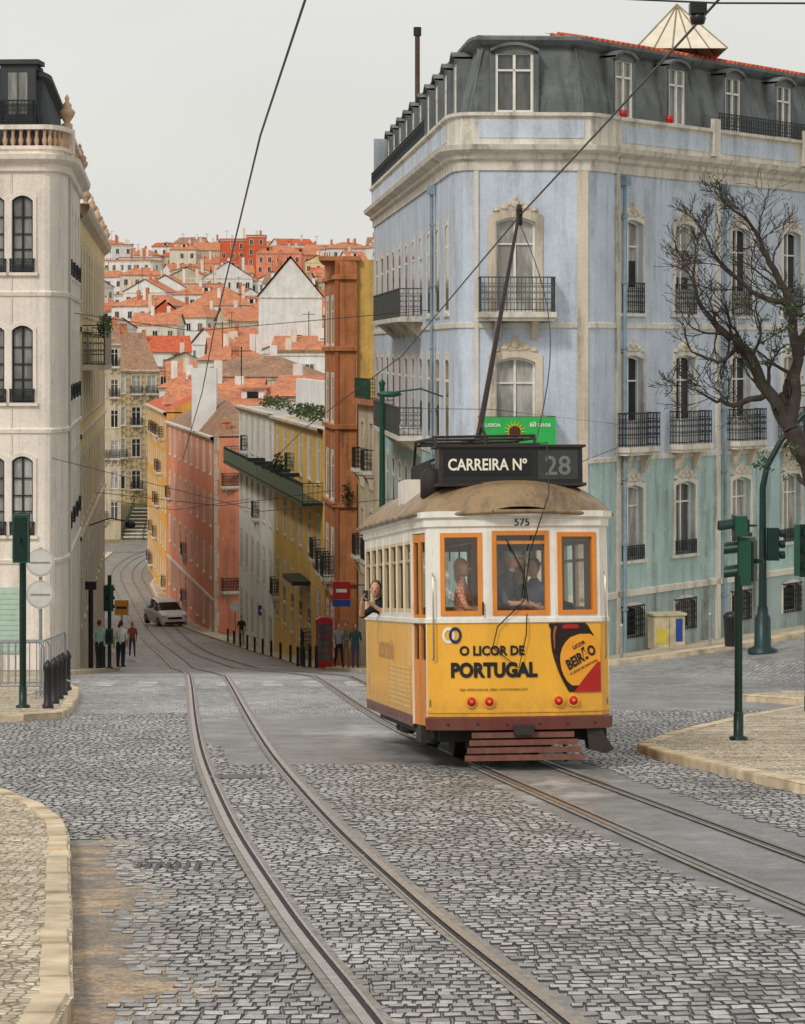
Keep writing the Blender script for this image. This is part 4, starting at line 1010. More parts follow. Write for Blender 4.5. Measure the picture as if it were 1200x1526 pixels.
for i in range(len(OL)-1):
    A,B=OL[i],OL[i+1];L=math.dist(A,B)
    M=frame(A,B)
    door=(i in (1,7)); 
    if not door:
        T['body'].face([X(M,p) for p in ((0,0,ZL),(L,0,ZL),(L,0,ZB),(0,0,ZB))],YEL)
    if L>5:
        n=7; k=L/n; tw(A,B,[(j*k+.07,(j+1)*k-.07,ZW+.02,2.78) for j in range(n)],fr=SFR,mid=.72,pr=.004,gy=-.004,dep=.04,fw=.045)
        for j in range(n+1): box(T['trim'],M,(max(j*k-.015,0),.001,ZW),(min(j*k+.015,L),.008,2.9),CRM)
    elif i==4: M4,_=tw(A,B,[(.07,.77,ZW-.02,2.86)],mid=.86)
    elif i in (3,5): tw(A,B,[(.035,L-.05,ZW-.02,2.84)])
    elif i==11: tw(A,B,[(.1,.57,ZW,2.8),(.63,1.1,ZW,2.8)])
    elif door:
        T['body'].face([X(M,p) for p in ((0,0,2.85),(L,0,2.85),(L,0,ZT),(0,0,ZT))],CRM)
        for (a,b) in ((.04,.40),(.43,.81)):
            for x0,x1,p,q in ((a,a+.05,.5,2.84),(b-.05,b,.5,2.84),(a+.05,b-.05,.5,1.3),(a+.05,b-.05,1.75,1.85),(a+.05,b-.05,2.74,2.84)): box(T['door'],M,(x0,-.04,p),(x1,-.01,q),ORG)
            T['glass'].face([X(M,p) for p in ((a+.05,-.015,1.3),(b-.05,-.015,1.3),(b-.05,-.015,2.74),(a+.05,-.015,2.74))],TG)
        for x0,x1 in ((0,.04),(L-.04,L)): box(T['body'],M,(x0,-.06,.5),(x1,.005,2.85),CRM)
    else: tw(A,B,[])
def fy(x):
    ax=abs(x); return 0 if ax<.42 else (ax-.42)/.58*.14
sweep(T['trim'],OL,[(0,1.74),(.022,1.75),(.022,1.80),(0,1.81)],CRM); sweep(T['trim'],OL,[(0,2.9),(.03,2.92),(.03,3.0),(0.07,3.03),(.07,3.1),(-.2,3.12)],CRM)
sweep(T['bumper'],OL[2:8],[(-.1,.46),(.04,.46),(.045,.60),(0,.62)],MAR); sweep(T['bumper'],[OL[0],OL[1]],[(-.06,.46),(.0,.46),(0,.6)],MAR); sweep(T['bumper'],[OL[8],OL[9]],[(-.06,.46),(.0,.46),(0,.6)],MAR)
sweep(T['trim'],OL[2:8],[(0,.66),(.012,.665),(.012,.69),(0,.695)],YEL)
for x in (-.9,-.55,-.2,.2,.55,.9): ell(T['bumper'],I4,(x,fy(x)-.045,.53),(.018,.012,.018),UND,6,4)
P=T['roof']; ny=44;nx=18; vs=[];fs=[]
for j in range(ny+1):
    y=-.16+(LR+.32)*j/ny; e=min(y+.16,LR+.16-y); w=1.3*math.sqrt(max(0,1-(max(0,1.25-e)/1.25)**2.6))*1.0; w=max(w,.35 if j in(0,ny) else .5); c_=.19+.36*min(1,e/1.3)**.6 if e>0 else .03
    if j in (0,ny): c_=.05
    for i in range(nx+1):
        u=-1+2*i/nx; rib=.02 if (j%4==0) else 0
        vs.append((u*w,y,3.08+c_*(max(0,1-abs(u)**2.3))**.8+rib))
for j in range(ny):
    for i in range(nx):
        a=j*(nx+1)+i; fs.append((a,a+1,a+nx+2,a+nx+1))
P.mesh(vs,fs,ROOF,True)
ed=[vs[j*(nx+1)] for j in range(ny+1)]+[vs[j*(nx+1)+nx] for j in range(ny,-1,-1)]; ed.append(ed[0])
tube(T['roof_rim'],I4,[(p[0],p[1],p[2]-.01) for p in ed],.03,ROOF,6)
S=T['destination_box']; box(S,I4,(-.93,.42,3.46),(.86,.85,3.9),BLACK); box(S,I4,(-.97,.38,3.9),(.9,.9,3.93),UND); box(S,I4,(-.97,.38,3.42),(.9,.9,3.458),UND)
box(S,I4,(-.93,.405,3.46),(-.88,.419,3.9),UND)
box(S,I4,(-.86,.41,3.56),(.22,.419,3.84),mk('blind_black',(.01,.01,.01,1),.3)); box(S,I4,(.3,.41,3.5),(.8,.419,3.86),mk('blind_grey',C(60,62,60),.3))
LT=mk('sign_lettering',C(240,236,214),.5,.05)
text(S,'CARREIRA Nº',.2,lambda x,y:Vector((-.33+x,.406,3.62+y)),LT,.004,.82); text(S,'28',.33,lambda x,y:Vector((.55+x,.406,3.56+y)),mk('sign_lettering_dim',C(120,122,116)),.004)
for x in (-.7,.6): 
    for y in (.45,.8): cyl(S,I4,(x,y,3.2),(x,y,3.46),.025,UND,6)
G=T['trolley_gear']
for x in (-.35,.35): tube(G,I4,[(x,1.0,3.6),(x,1.3,3.95),(x,4.6,4.02),(x,5,3.6)],.03,UND,6)
for y in (1.5,2.4,3.3,4.2): cyl(G,I4,(-.5,y,3.97),(.5,y,4.0),.025,UND,6)
for k in range(8): tube(G,I4,[(-.9,1.6+k*.28,3.6),(-.9+.0,1.6+k*.28,3.8),(-.8,1.74+k*.28,3.83)],.02,UND,5)
for x in (-.75,-.1,.55): tube(G,I4,[(x,2.0,3.6),(x,2.2,4.12),(x,4.4,4.2),(x,4.8,3.7)],.022,UND,6)
for y in (2.3,3.0,3.7,4.3): cyl(G,I4,(-.78,y,4.14),(.58,y,4.16),.02,UND,6)
box(G,I4,(-.85,1.2,3.4),(-.35,2.2,3.76),UND); lathe(G,I4,(-.95,.9,3.3),[(0,0),(.16,0),(.16,.3),(.1,.36),(0,.36)],UND,10); lathe(G,I4,(0,4.0,3.5),[(.3,0),(.3,.15),(.18,.3),(.12,.55),(0,.55)],UND,12)
box(G,I4,(-1.12,2.5,3.25),(-.8,3.3,3.6),CRM); box(G,I4,(.5,1.6,3.4),(.8,2.6,3.7),UND)
IT=TM.inverted()
tip=IT@Vector((1.74,40,2.03)); bs=Vector((.02,4.0,4.0))
tube(G,I4,[bs,bs.lerp(tip,.5),tip],[.045,.036,.024],mk('trolley_pole',C(44,30,28),.5),8)
cyl(G,I4,tip+Vector((-.03,0,.06)),tip+Vector((.03,0,.06)),.07,UND,12); box(G,I4,tuple(tip+Vector((-.04,-.05,-.18))),tuple(tip+Vector((.04,.05,.06))),UND)
for sx in(-1,1): tube(G,I4,[bs+Vector((sx*.15,-.6,-.05)),bs.lerp(tip,.12)],.025,UND,6)
rp_=[]
e0=tip-Vector((0,0,.15))
for i in range(13):
    u=i/12; p=e0.lerp(Vector((.45,1.5,4.0)),u); p.x+=.32*math.sin(math.pi*u)*1.0; rp_.append(p)
rp_+= [Vector((.40,.3,3.95)),Vector((.33,-.2,3.3)),Vector((.1,-.12,2.6)),Vector((.02,-.06,2.0)),Vector((-.3,-.05,1.7)),Vector((-.36,-.05,1.45)),Vector((-.05,-.07,1.2)),Vector((.05,-.06,1.6)),Vector((.06,-.06,1.85))]
tube(T['trolley_rope'],I4,rp_,.008,BLACK,4)
INK=mk('advert_black',(.012,.012,.012,1),.35,.1)
fr_=lambda ox,oz,o=.012:(lambda x,y:Vector((ox+x,fy(ox+x)-o,oz+y)))
text(T['lettering'],'575',.13,fr_(0.02,2.92,.036),INK,.002)
text(T['lettering'],'O LICOR DE',.155,fr_(-.36,1.36),INK,.006,.92); text(T['lettering'],'PORTUGAL',.235,fr_(-.34,1.1),INK,.012,.86)
text(T['lettering'],'SEJA RESPONSÁVEL. BEBA COM MODERAÇÃO.',.04,fr_(-.34,.93),INK,0)
def disc(P,cx,cz,rx,rz,mat,o,n=24,rot=0,r0=0):
    vs=[];fs=[]
    for i in range(n):
        a=2*math.pi*i/n
        for q in (r0,1):
            x=rx*q*math.cos(a);z=rz*q*math.sin(a); xx=cx+x*math.cos(rot)-z*math.sin(rot);zz=cz+x*math.sin(rot)+z*math.cos(rot); vs.append((xx,fy(xx)-o,zz))
    for i in range(n): fs.append((2*i,2*i+1,(2*i+3)%(2*n),(2*i+2)%(2*n)))
    P.mesh(vs,fs,mat)
LB=T['advert']
for cx,col in ((-.88,mk('logo_white',C(235,235,230),.4)),(-.8,mk('logo_navy',C(30,40,80),.4))): disc(LB,cx,1.6,.075,.1,col,.010+(.004 if cx>-.85 else 0),24,0,.62)
BT=mk('bottle_brown',C(40,22,16),.2,.2); OG=mk('label_orange',C(242,164,48),.4,.1); CAP=mk('bottle_highlight',C(150,92,60),.3,.1)
def rows_poly(rows_,mat,o):
    vs=[];fs=[]
    for (z,x0,x1) in rows_:
        for k in range(7): 
            x=x0+(x1-x0)*k/6; vs.append(Vector((x,fy(x)-o,z)))
    for i in range(len(rows_)-1):
        for k in range(6): a=i*7+k; fs.append((a,a+1,a+8,a+7))
    LB.mesh(vs,fs,mat)
rows_poly([(1.735,.34,.80),(1.70,.335,.84),(1.66,.36,.86),(1.6,.355,.90),(1.5,.36,.95),(1.4,.37,.985),(1.3,.395,.99),(1.2,.43,.99),(1.1,.47,.99),(1.0,.52,.99),(.90,.58,.99)],BT,.010)
rows_poly([(1.60,.72,.86),(1.56,.60,.93),(1.5,.54,.965),(1.44,.50,.985),(1.36,.475,.988),(1.28,.47,.988),(1.18,.485,.985),(1.1,.515,.96),(1.03,.56,.9),(.98,.62,.82)],OG,.014)
rows_poly([(1.72,.52,.70),(1.69,.50,.72),(1.67,.51,.71)],RED,.013)
rows_poly([(1.26,.95,.99),(1.16,.86,.99),(1.06,.77,.99),(.96,.69,.99),(.9,.64,.99)],RED,.018)
rows_poly([(1.70,.40,.44),(1.6,.385,.41),(1.5,.39,.41),(1.42,.395,.405)],CAP,.013)
rot=.45
def lab(ox,oz,sx,o=.022):
    def f(x,y):
        X_=ox+x*math.cos(rot)*sx-y*math.sin(rot); return Vector((X_,fy(X_)-o,oz+x*math.sin(rot)+y*math.cos(rot)))
    return f
text(LB,'BEIRÃO',.165,lab(.76,1.27,.84),INK,.007,.85)
text(LB,'LICOR',.06,lab(.72,1.45,1),INK,.002)
text(LB,'O LICOR DE PORTUGAL',.036,lab(.78,1.19,1),INK,.001)
MS=frame(OL[0],OL[1]); text(LB,'LICOR BEIRÃO',.3,lambda x,y:X(MS,(2.8+x,.006,1.25+y)),mk('side_letter',C(208,158,98)),.006)
for (sx) in range(3): box(LB,MS,(.3+sx*.1,.004,.7),(.34+sx*.1,.006,1.6),mk('side_stripe',C(236,200,150)))
for q in range(9): box(LB,MS,(3.2,.004,.68+q*.06),(5.7,.006,.71+q*.06),mk('side_stripe2',C(226,190,120)))
LMP=mk('tail_lamp_red',C(200,24,16),.15,.1); CHR=mk('lamp_chrome',C(190,180,160),.25,.1,4,.8)
for x in (-.62,-.41,.44,.63):
    M=Matrix.Translation((x,fy(x)-.005,.8)); cyl(T['lamps'],M,(0,.01,0),(0,-.03,0),.072,YEL,16); ell(T['lamps'],M,(0,-.03,0),(.055,.03,.055),LMP,12,6)
    ell(T['lamps'],M,(0,-.055,0),(.022,.012,.022),mk('lamp_amber',C(240,120,70),.2,.1),8,5)
U_=T['undercarriage']; box(U_,I4,(-.95,.5,.30),(.95,7.6,.46),UND)
box(U_,I4,(-.12,-.12,.40),(.12,.4,.52),UND); 
for y in (2.4,5.2):
    for sx in (-1,1):
        M=Matrix.Translation((sx*.5,y,.34)); cyl(U_,M,(-.06,0,0),(.06,0,0),.34,UND,24); cyl(U_,M,(sx*.062,0,0),(sx*.09,0,0),.1,STEEL,12); cyl(U_,M,(-.09*sx,0,0),(-.06*sx,0,0),.37,UND,24)
    cyl(U_,I4,(-.7,y,.34),(.7,y,.34),.06,UND,8)
for sx in (-1,1): 
    box(U_,I4,(sx*.78-.05,1.5,.26),(sx*.78+.05,6.2,.42),UND)
    for y in (2.4,5.2): box(U_,I4,(sx*.84-.06,y-.22,.2),(sx*.84+.06,y+.22,.5),UND)
    for y in (1.9,2.9,4.7,5.7): lathe(U_,I4,(sx*.84,y,.2),[(.06,0),(.09,.05),(.06,.1),(.09,.15),(.06,.2),(.09,.25)],UND,8)
    box(U_,I4,(sx*1.1-.06,.7,.28),(sx*1.1+.06,1.2,.5),UND)
prism(U_,I4,[(.80,.46),(.98,.46),(1.14,.2),(1.04,.15),(.84,.2)],.12,.4,UND)
box(U_,I4,(-.5,.9,.15),(.5,1.5,.3),UND)
WOOD=mk('lifeguard_timber',C(122,78,66),.7,.3,10)
for i in range(4):
    z=.10+i*.088; hw=.73-.035*i; box(T['lifeguard'],I4,(-hw,-.16+.045*i,z),(hw,-.13+.045*i,z+.066),WOOD)
for x in (-.5,0,.5): box(T['lifeguard'],Matrix.Translation((x,-.13,.08))@Matrix.Rotation(-.47,4,'X'),(-.02,0,0),(.02,.02,.42),UND)
Ni=T['interior']; FL=mk('tram_floor',C(120,104,86),.6); WDI=mk('tram_interior_wood',C(176,136,90),.45,.25)
box(Ni,I4,(-1.1,.25,.74),(1.1,7.9,.82),FL); box(Ni,I4,(-1.12,.3,2.97),(1.12,7.9,2.99),WHITE)
for sx in(-1,1): box(Ni,I4,(sx*1.15-.02,1.2,.82),(sx*1.15+.02,7.1,1.74),WDI)
for i in range(6):
    for sx in (-1,1):
        y=1.9+i*.85; box(Ni,I4,(sx*.68-.4,y,1.22),(sx*.68+.4,y+.42,1.3),WDI); box(Ni,I4,(sx*.68-.4,y+.4,1.3),(sx*.68+.4,y+.46,1.8),WDI)
for y in (1.3,7.0):
    for sx in (-1,1): box(Ni,I4,(sx*.75-.38,y,.82),(sx*.75+.38,y+.05,1.6),WDI); box(Ni,I4,(sx*1.1-.04,y,1.6),(sx*1.1+.04,y+.05,2.97),WDI); box(Ni,I4,(sx*.38-.02,y,1.6),(sx*.38+.02,y+.05,2.97),WDI)
    box(Ni,I4,(-1.1,y,2.78),(1.1,y+.05,2.97),WDI)
for x in (-.35,.35): cyl(Ni,I4,(x,1.3,2.75),(x,7,2.75),.015,CHR,6)
for i in range(5):
    for x in (-.35,.35): tube(Ni,I4,[(x,2+i,2.75),(x,2+i,2.55)],.012,UND,5); 
box(Ni,I4,(-.36,.1,2.62),(.36,.16,2.86),BLACK)
box(Ni,I4,(-.2,.2,.82),(.25,.5,1.7),UND); cyl(Ni,I4,(0.02,.35,1.7),(.02,.35,1.82),.12,STEEL,14)
tube(T['wiper'],M4,[(.25,.03,2.75),(.45,.05,2.35),(.5,.05,1.98)],.008,BLACK,4)
for x in (-1.06,1.06): tube(T['hand_rail'],I4,[(x,.16,1.3),(x,.1,1.35),(x,.1,2.3),(x,.16,2.35)],.012,CHR,6)
cyl(T['trim'],I4,(-.47,-.03,1.84),(-.47,-.03,2.0),.012,BLACK,6)
tram=T.done()
def inside(x,y,yaw,z=.82): return TM@Matrix.Translation((x,y,z))@Matrix.Rotation(yaw,4,'Z')
floral=NT('cloth_floral'); v=floral.n.new('ShaderNodeTexVoronoi'); v.inputs['Scale'].default_value=22; floral.link(floral.tc.outputs['Object'],v.inputs['Vector'])
cr=floral.n.new('ShaderNodeValToRGB'); cr.color_ramp.interpolation='CONSTANT'; cr.color_ramp.elements[0].color=C(226,110,76); e=cr.color_ramp.elements.new(.45);e.color=C(238,190,150); e=cr.color_ramp.elements.new(.7); e.color=C(206,80,110); floral.link(v.outputs['Distance'],cr.inputs[0]); FLO=floral.fin(cr.outputs[0],.8)
GH=mk('hair_grey',C(176,170,162),.8,.3,20); BH=HB; BLH=mk('hair_blond',C(196,158,112),.8,.3,20)
w1=person('passenger',inside(-.66,.52,1.3),{'elL':(.22,-.1,1.16),'wrL':(.1,-.3,1.12),'haL':(.04,-.37,1.14),'elR':(-.22,-.08,1.16),'wrR':(-.1,-.28,1.1),'haR':(-.03,-.35,1.1)},FLO,cl('tan',170,150,120),arm=SKIN,hair=BLH,longhair=True,k=.96)
w2=person('passenger',inside(-.16,.40,1.0),{'elL':(.26,-.12,1.15),'wrL':(.2,-.32,1.10),'haL':(.18,-.38,1.08),'elR':(-.24,-.15,1.12),'wrR':(-.12,-.32,1.12),'haR':(-.08,-.38,1.10),'che':(0,-.05,1.33),'nec':(0,-.1,1.47),'hdb':(0,-.14,1.57)},cl('charcoal',84,88,94),cl('denim_dark',50,54,68),hair=GH,hat=mk('cap_grey',C(200,200,196),.8),headpitch=.15,k=1.03)
w3=person('passenger',inside(.26,.6,-.6),{'elL':(.25,-.15,1.12),'wrL':(.1,-.32,1.16),'haL':(.03,-.36,1.2)},cl('slate',92,98,106),cl('khaki',150,132,100),hair=BH,k=.96)
w4=person('passenger',inside(.8,2.1,.0,.55),{'elL':(.25,-.15,1.12),'wrL':(.1,-.32,1.1),'haL':(.03,-.38,1.1)},cl('navy',44,48,60),cl('khaki',150,132,100),hair=BH,k=.98)
w5=person('passenger',inside(-.96,5.2,-.25,.6),{'che':(-.12,-.05,1.3),'nec':(-.22,-.08,1.42),'hdb':(-.27,-.1,1.5),'shR':(-.3,-.05,1.34),'shL':(.06,-.05,1.4),'elR':(-.46,-.2,1.2),'wrR':(-.42,-.38,1.38),'haR':(-.4,-.42,1.45),'elL':(-.05,-.25,1.2),'wrL':(-.25,-.38,1.35),'haL':(-.32,-.42,1.42)},cl('black',34,34,36),cl('denim_dark',50,54,68),hair=BH,k=1.0)
T=Thing('mobile_phone',inside(-.96,5.2,-.25,.6)); box(T['case'],I4,(-.40,-.47,1.42),(-.32,-.46,1.57),BLACK); box(T['case'],I4,(-.39,-.459,1.43),(-.33,-.457,1.56),G_M); T.done(True)
# ------------------------------------------------------------------ overhead wires
def wire(name,pts,r=.012):
    T=Thing(name); tube(T['w'],I4,pts,r,BLACK,5,False); T.done(True)
wire('overhead_contact_wire',[(4.9,12,5.65-.092*12)]+[(3.0+(y-25.4)*(-1.24/14.6),y,5.65-.092*y) for y in (18,25.4,32)]+[(1.76,40,2.0),(0.0,63,-.15),(-3.2,90,-2.6),(-6,115,-5.2)],.014)
wire('overhead_contact_wire',[(.6,12,4.55),(-.1,18,4.0),(-.92,25.4,3.31),(-1.75,33,2.62),(-2.6,42,1.79),(-4,57,.42),(-5.6,75,-1.2),(-9,110,-4.5)],.014)
wire('span_wire',[(1.5,26,3.42),(3.0,25.6,3.3),(12,25,3.2)],.01)
T=Thing('wire_hanger'); box(T['clamp'],I4,(2.74,25.55,3.2),(2.9,25.7,3.3),BLACK); lathe(T['clamp'],I4,(2.82,25.62,3.1),[(0,0),(.06,.0),(.08,.06),(.05,.12),(0,.12)],BLACK,8); T.done()
wire('span_wire',[(-11,90,1.2),(-7,90,.6),(0.9,90,1.3)],.012)
wire('span_wire',[(-11,82.5,-3.3),(-4,76,-4.6),(3,70,-3.6),(6.6,82,-3)],.01)
wire('span_wire',[(-.3,95,-2.1),(2,60,-1.35),(6.6,81.8,-2.3)],.008)
wire('span_wire',[(-13.5,118,-6.3),(-8,118,-6.9),(-2.9,118,-6.2)],.014); wire('span_wire',[(-18,165,-9.3),(-14,165,-9.9),(-9.2,165,-9.2)],.016)
T=Thing('catenary_pole'); x,y=-.75,99; cyl(T['pole'],I4,(x,y,Hh(x,y)),(x,y,-1.35),.14,GREEN,12,.09); lathe(T['pole'],I4,(x,y,-1.35),[(.1,0),(.13,.1),(0,.25)],GREEN,10); lathe(T['pole'],I4,(x,y,Hh(x,y)+.1),[(.25,0),(.25,.5),(.16,.7),(.14,.9)],GREEN,12); T.done()
# ------------------------------------------------------------------ street furniture
def signal(name,x,y,H,heads,pr=.055,basez=.13):
    T=Thing(name); z=Hh(x,y)+basez; M=Matrix.Translation((x,y,z)); 
    cyl(T['post'],M,(0,0,0),(0,0,H),pr,DGREEN,14); lathe(T['post'],M,(0,0,0),[(.13,0),(.13,.03),(.07,.05),(.07,.35),(.058,.38)],DGREEN,14)
    for (ox,oy,oz,yaw,n,w) in heads:
        F=M@Matrix.Translation((ox,oy,oz))@Matrix.Rotation(yaw,4,'Z'); h=n*w*1.05
        box(T['head'],F,(-w/2,-.02,0),(w/2,.16,h),GREEN); box(T['head'],F,(-w/2-.012,-.03,-.012),(w/2+.012,-.018,h+.012),DGREEN); box(T['head'],F,(-w/2+.03,.16,.05),(w/2-.03,.19,h-.05),DGREEN)
        for i in range(n):
            c=(i+.5)*h/n; r_=w*.38
            G2=F@Matrix.Translation((0,-.03,c)); 
            ell(T['lens'],G2,(0,0,0),(r_*.9,.02,r_*.9),mk('lens_%d'%i,[(.01,.06,.03,1),(.1,.06,.01,1),(.1,.012,.01,1)][i%3],.2,.1),12,6)
            vs=[];fs=[]
            for k in range(13):
                a=math.pi*(-.12+1.24*k/12); 
                vs+=[X(G2,(r_*math.cos(a),0,r_*math.sin(a))),X(G2,(r_*math.cos(a),-.2,r_*math.sin(a)-.03))]
            for k in range(12): fs.append((2*k,2*k+1,2*k+3,2*k+2))
            T['visor'].mesh(vs,fs,DGREEN,True)
        box(T['bracket'],F,(-.02,.08,h*.45),(.02,.3,h*.55),DGREEN) 
    T.done()
signal('traffic_light',4.62,36.9,2.25,[(.06,.1,2.12,-1.9,2,.31),(-.05,0,2.8,-1.57,1,.26)])
signal('traffic_light',-6.72,47.5,3.45,[(-.0,-.18,2.58,math.pi,3,.27)],.06)
signal('traffic_light',-10.7,98,3.4,[(0,-.1,2.1,math.pi-.4,3,.3),(.0,-.1,.9,math.pi,2,.26)],.07)
signal('traffic_light',7.0,46.3,3.3,[(-.05,-.1,2.45,.5,3,.28)],.06,0)
T=Thing('street_lamp'); x,y=10.0,74.5; z=Hh(x,y); M=Matrix.Translation((x,y,z)); LP=mk('lamp_pole_green',C(34,56,56),.4,.2,3,.3)
lathe(T['base'],M,(0,0,0),[(.42,0),(.42,.12),(.24,.2),(.22,1.0),(.16,1.1),(.14,1.3)],LP,14)
tube(T['pole'],M,[(0,0,1.2),(0,0,4.6),(.12,0,5.2),(.5,0,5.9),(1.1,0,6.6),(1.8,0,7.0),(2.6,0,7.1)],[.12,.09,.085,.08,.075,.07,.06],LP,10)
ell(T['lantern'],M,(2.9,0,7.05),(.45,.16,.12),LP,12,8)
box(T['signal'],M,(.1,-.3,2.6),(.42,-.05,3.5),DGREEN); 
for k in range(3): lathe(T['signal'],M@Matrix.Translation((.45,-.18,2.75+k*.3))@Matrix.Rotation(math.pi/2,4,'Y'),(0,0,0),[(.11,0),(.11,.14)],DGREEN,10)
T.done()
T=Thing('utility_cabinet'); x,y=8.35,84.2; z=Hh(x,y)+.13; M=Matrix.Translation((x-.2,y-1.3,z))@Matrix.Rotation(.25,4,'Z')
UG=mk('cabinet_beige',C(196,184,154),.5,.3); box(T['body'],M,(-.5,-.3,.05),(.5,.3,1.1),UG); box(T['body'],M,(-.55,-.35,1.1),(.55,.35,1.17),UG); box(T['body'],M,(-.52,-.32,0),(.52,.32,.06),IRONB); box(T['doors'],M,(-.005,-.306,.1),(.005,-.302,1.05),IRON); box(T['doors'],M,(-.42,-.31,.25),(-.08,-.303,.7),mk('poster_yellow',C(206,190,70),.5)); box(T['doors'],M,(.5,-.25,.3),(.506,.2,.95),mk('poster_blue',C(40,70,150),.5)); box(T['doors'],M,(.2,-.31,.3),(.42,-.303,1.0),mk('poster_blue',C(40,70,150),.5))
T.done()
T=Thing('litter_bin'); x,y=9.75,76.6; M=Matrix.Translation((x-.35,y,Hh(x,y)+.13)); lathe(T['bin'],M,(0,0,0),[(.2,0),(.24,.8),(.26,.85),(.18,.95),(0,1.0)],BLACK,12); T.done(True)
for (x,y) in ((6.3,77.2),(9.0,78.5),(13.1,83.6)):
    T=Thing('steel_bollard'); M=Matrix.Translation((x,y,Hh(x,y)+.1)); cyl(T['post'],M,(0,0,0),(0,0,.95),.05,STEEL,8); lathe(T['post'],M,(0,0,.95),[(.06,0),(.05,.05),(0,.08)],STEEL,8); T.done(True)
T=Thing('round_traffic_sign'); x,y=-7.35,54.5; M=Matrix.Translation((x,y,Hh(x,y)+.13)); cyl(T['post'],M,(0,0,0),(0,0,2.95),.035,STEEL,8)
for z in (2.65,2.0):
    cyl(T['panel'],M,(0,-.04,z),(0,-.06,z),.29,mk('sign_back_grey',C(188,188,182),.5,.15),24); cyl(T['panel'],M,(0,-.058,z),(0,-.07,z),.25,mk('sign_back_pale',C(206,206,200),.5,.1),24)
    box(T['panel'],M,(-.2,-.075,z-.02),(.2,-.06,z+.02),STEEL)
T.done()
def barrier(x,y,yaw,L=2.2):
    T=Thing('crowd_barrier'); M=Matrix.Translation((x,y,Hh(x,y)+.13))@Matrix.Rotation(yaw,4,'Z'); P=T['frame']
    tube(P,M,[(0,0,0),(0,0,.95),(.08,0,1.06),(L-.08,0,1.06),(L,0,.95),(L,0,0)],.022,STEEL,8); tube(P,M,[(0,0,.22),(L,0,.22)],.018,STEEL,6)
    for i in range(1,16): tube(P,M,[(L*i/16,0,.22),(L*i/16,0,1.06)],.009,STEEL,5,False)
    for q in (.15,L-.15): tube(P,M,[(q,-.3,0),(q,0,.12),(q,.3,0)],.02,STEEL,6)
    T.done(True)
barrier(-9.1,51.5,.1);barrier(-9.3,54.0,.05);barrier(-7.1,52.6,1.45,2.0);barrier(-11.4,52,.0)
for i,(x,y) in enumerate(((-6.1,47.3),(-6.25,49.3),(-6.45,51.5),(-6.65,53.7),(-6.85,56.0))):
    T=Thing('bollard'); M=Matrix.Translation((x-.15,y,Hh(x,y)+.12)); lathe(T['b'],M,(0,0,0),[(.1,0),(.1,.06),(.075,.09),(.07,.65),(.09,.68),(.09,.74),(.06,.8),(0,.86)],BLACK,12); T.done(True)
bp=[(-10.2-.09*(y-88),y) for y in (97,100.2,103.4,106.6)]+[(-2.5-.1*(y-97),y) for y in (106,110,114,118)]
for x,y in bp:
    T=Thing('bollard'); M=Matrix.Translation((x,y,Hh(x,y)+.12)); lathe(T['b'],M,(0,0,0),[(.09,0),(.07,.09),(.07,.75),(.09,.8),(0,.9)],BLACK,8); T.done(True)
for i in range(10):
    k=i/9; x=-4.6-6.4*k; y=122+47*k; T=Thing('bollard'); M=Matrix.Translation((x,y,Hh(x,y)+.12)); lathe(T['b'],M,(0,0,0),[(.08,0),(.06,.09),(.06,.7),(.08,.75),(0,.85)],BLACK,8); T.done(True)
T=Thing('information_post'); x,y=-11.5,99; M=Matrix.Translation((x,y,Hh(x,y)+.13)); cyl(T['post'],M,(0,0,0),(0,0,3.0),.09,BLACK,10); box(T['head'],M,(-.2,-.1,2.9),(.2,.1,3.2),BLACK); T.done()
T=Thing('orange_road_sign'); x,y=-11.3,108; M=Matrix.Translation((x,y,Hh(x,y)+.13)); cyl(T['post'],M,(0,0,0),(0,0,2.6),.04,STEEL,8); box(T['panel'],M,(-.28,-.06,2.1),(.28,-.04,2.7),mk('sign_orange',C(216,140,60),.5)); box(T['panel'],M,(-.2,-.064,2.35),(.2,-.061,2.45),BLACK); T.done()
T=Thing('red_telephone_box'); x,y=-3.2,110; M=Matrix.Translation((x,y,Hh(x,y)+.13))@Matrix.Scale(.85,4)
for a in (-.4,.34):
    for b in (-.4,.34): box(T['frame'],M,(a,b,0),(a+.06,b+.06,2.1),RED)
box(T['frame'],M,(-.42,-.42,2.1),(.42,.42,2.3),RED); prism(T['frame'],M,[(-.4,2.3),(.4,2.3),(.2,2.42),(-.2,2.42)],-.38,.38,RED); box(T['frame'],M,(-.42,-.42,0),(.42,.42,.35),RED)
for z in (.7,1.05,1.4,1.75): box(T['frame'],M,(-.36,-.4,z),(.36,-.36,z+.04),RED)
box(T['glazing'],M,(-.34,-.35,.35),(.34,.34,2.1),G_M); T.done()
T=Thing('drain_grate'); x,y=-2.05,20.6
for i in range(7): box(T['bars'],Matrix.Translation((x,y,Hh(x,y)+.02)),(i*.075,-.2,-.03),(i*.075+.035,.2,0),IRONB)
T.done(True)
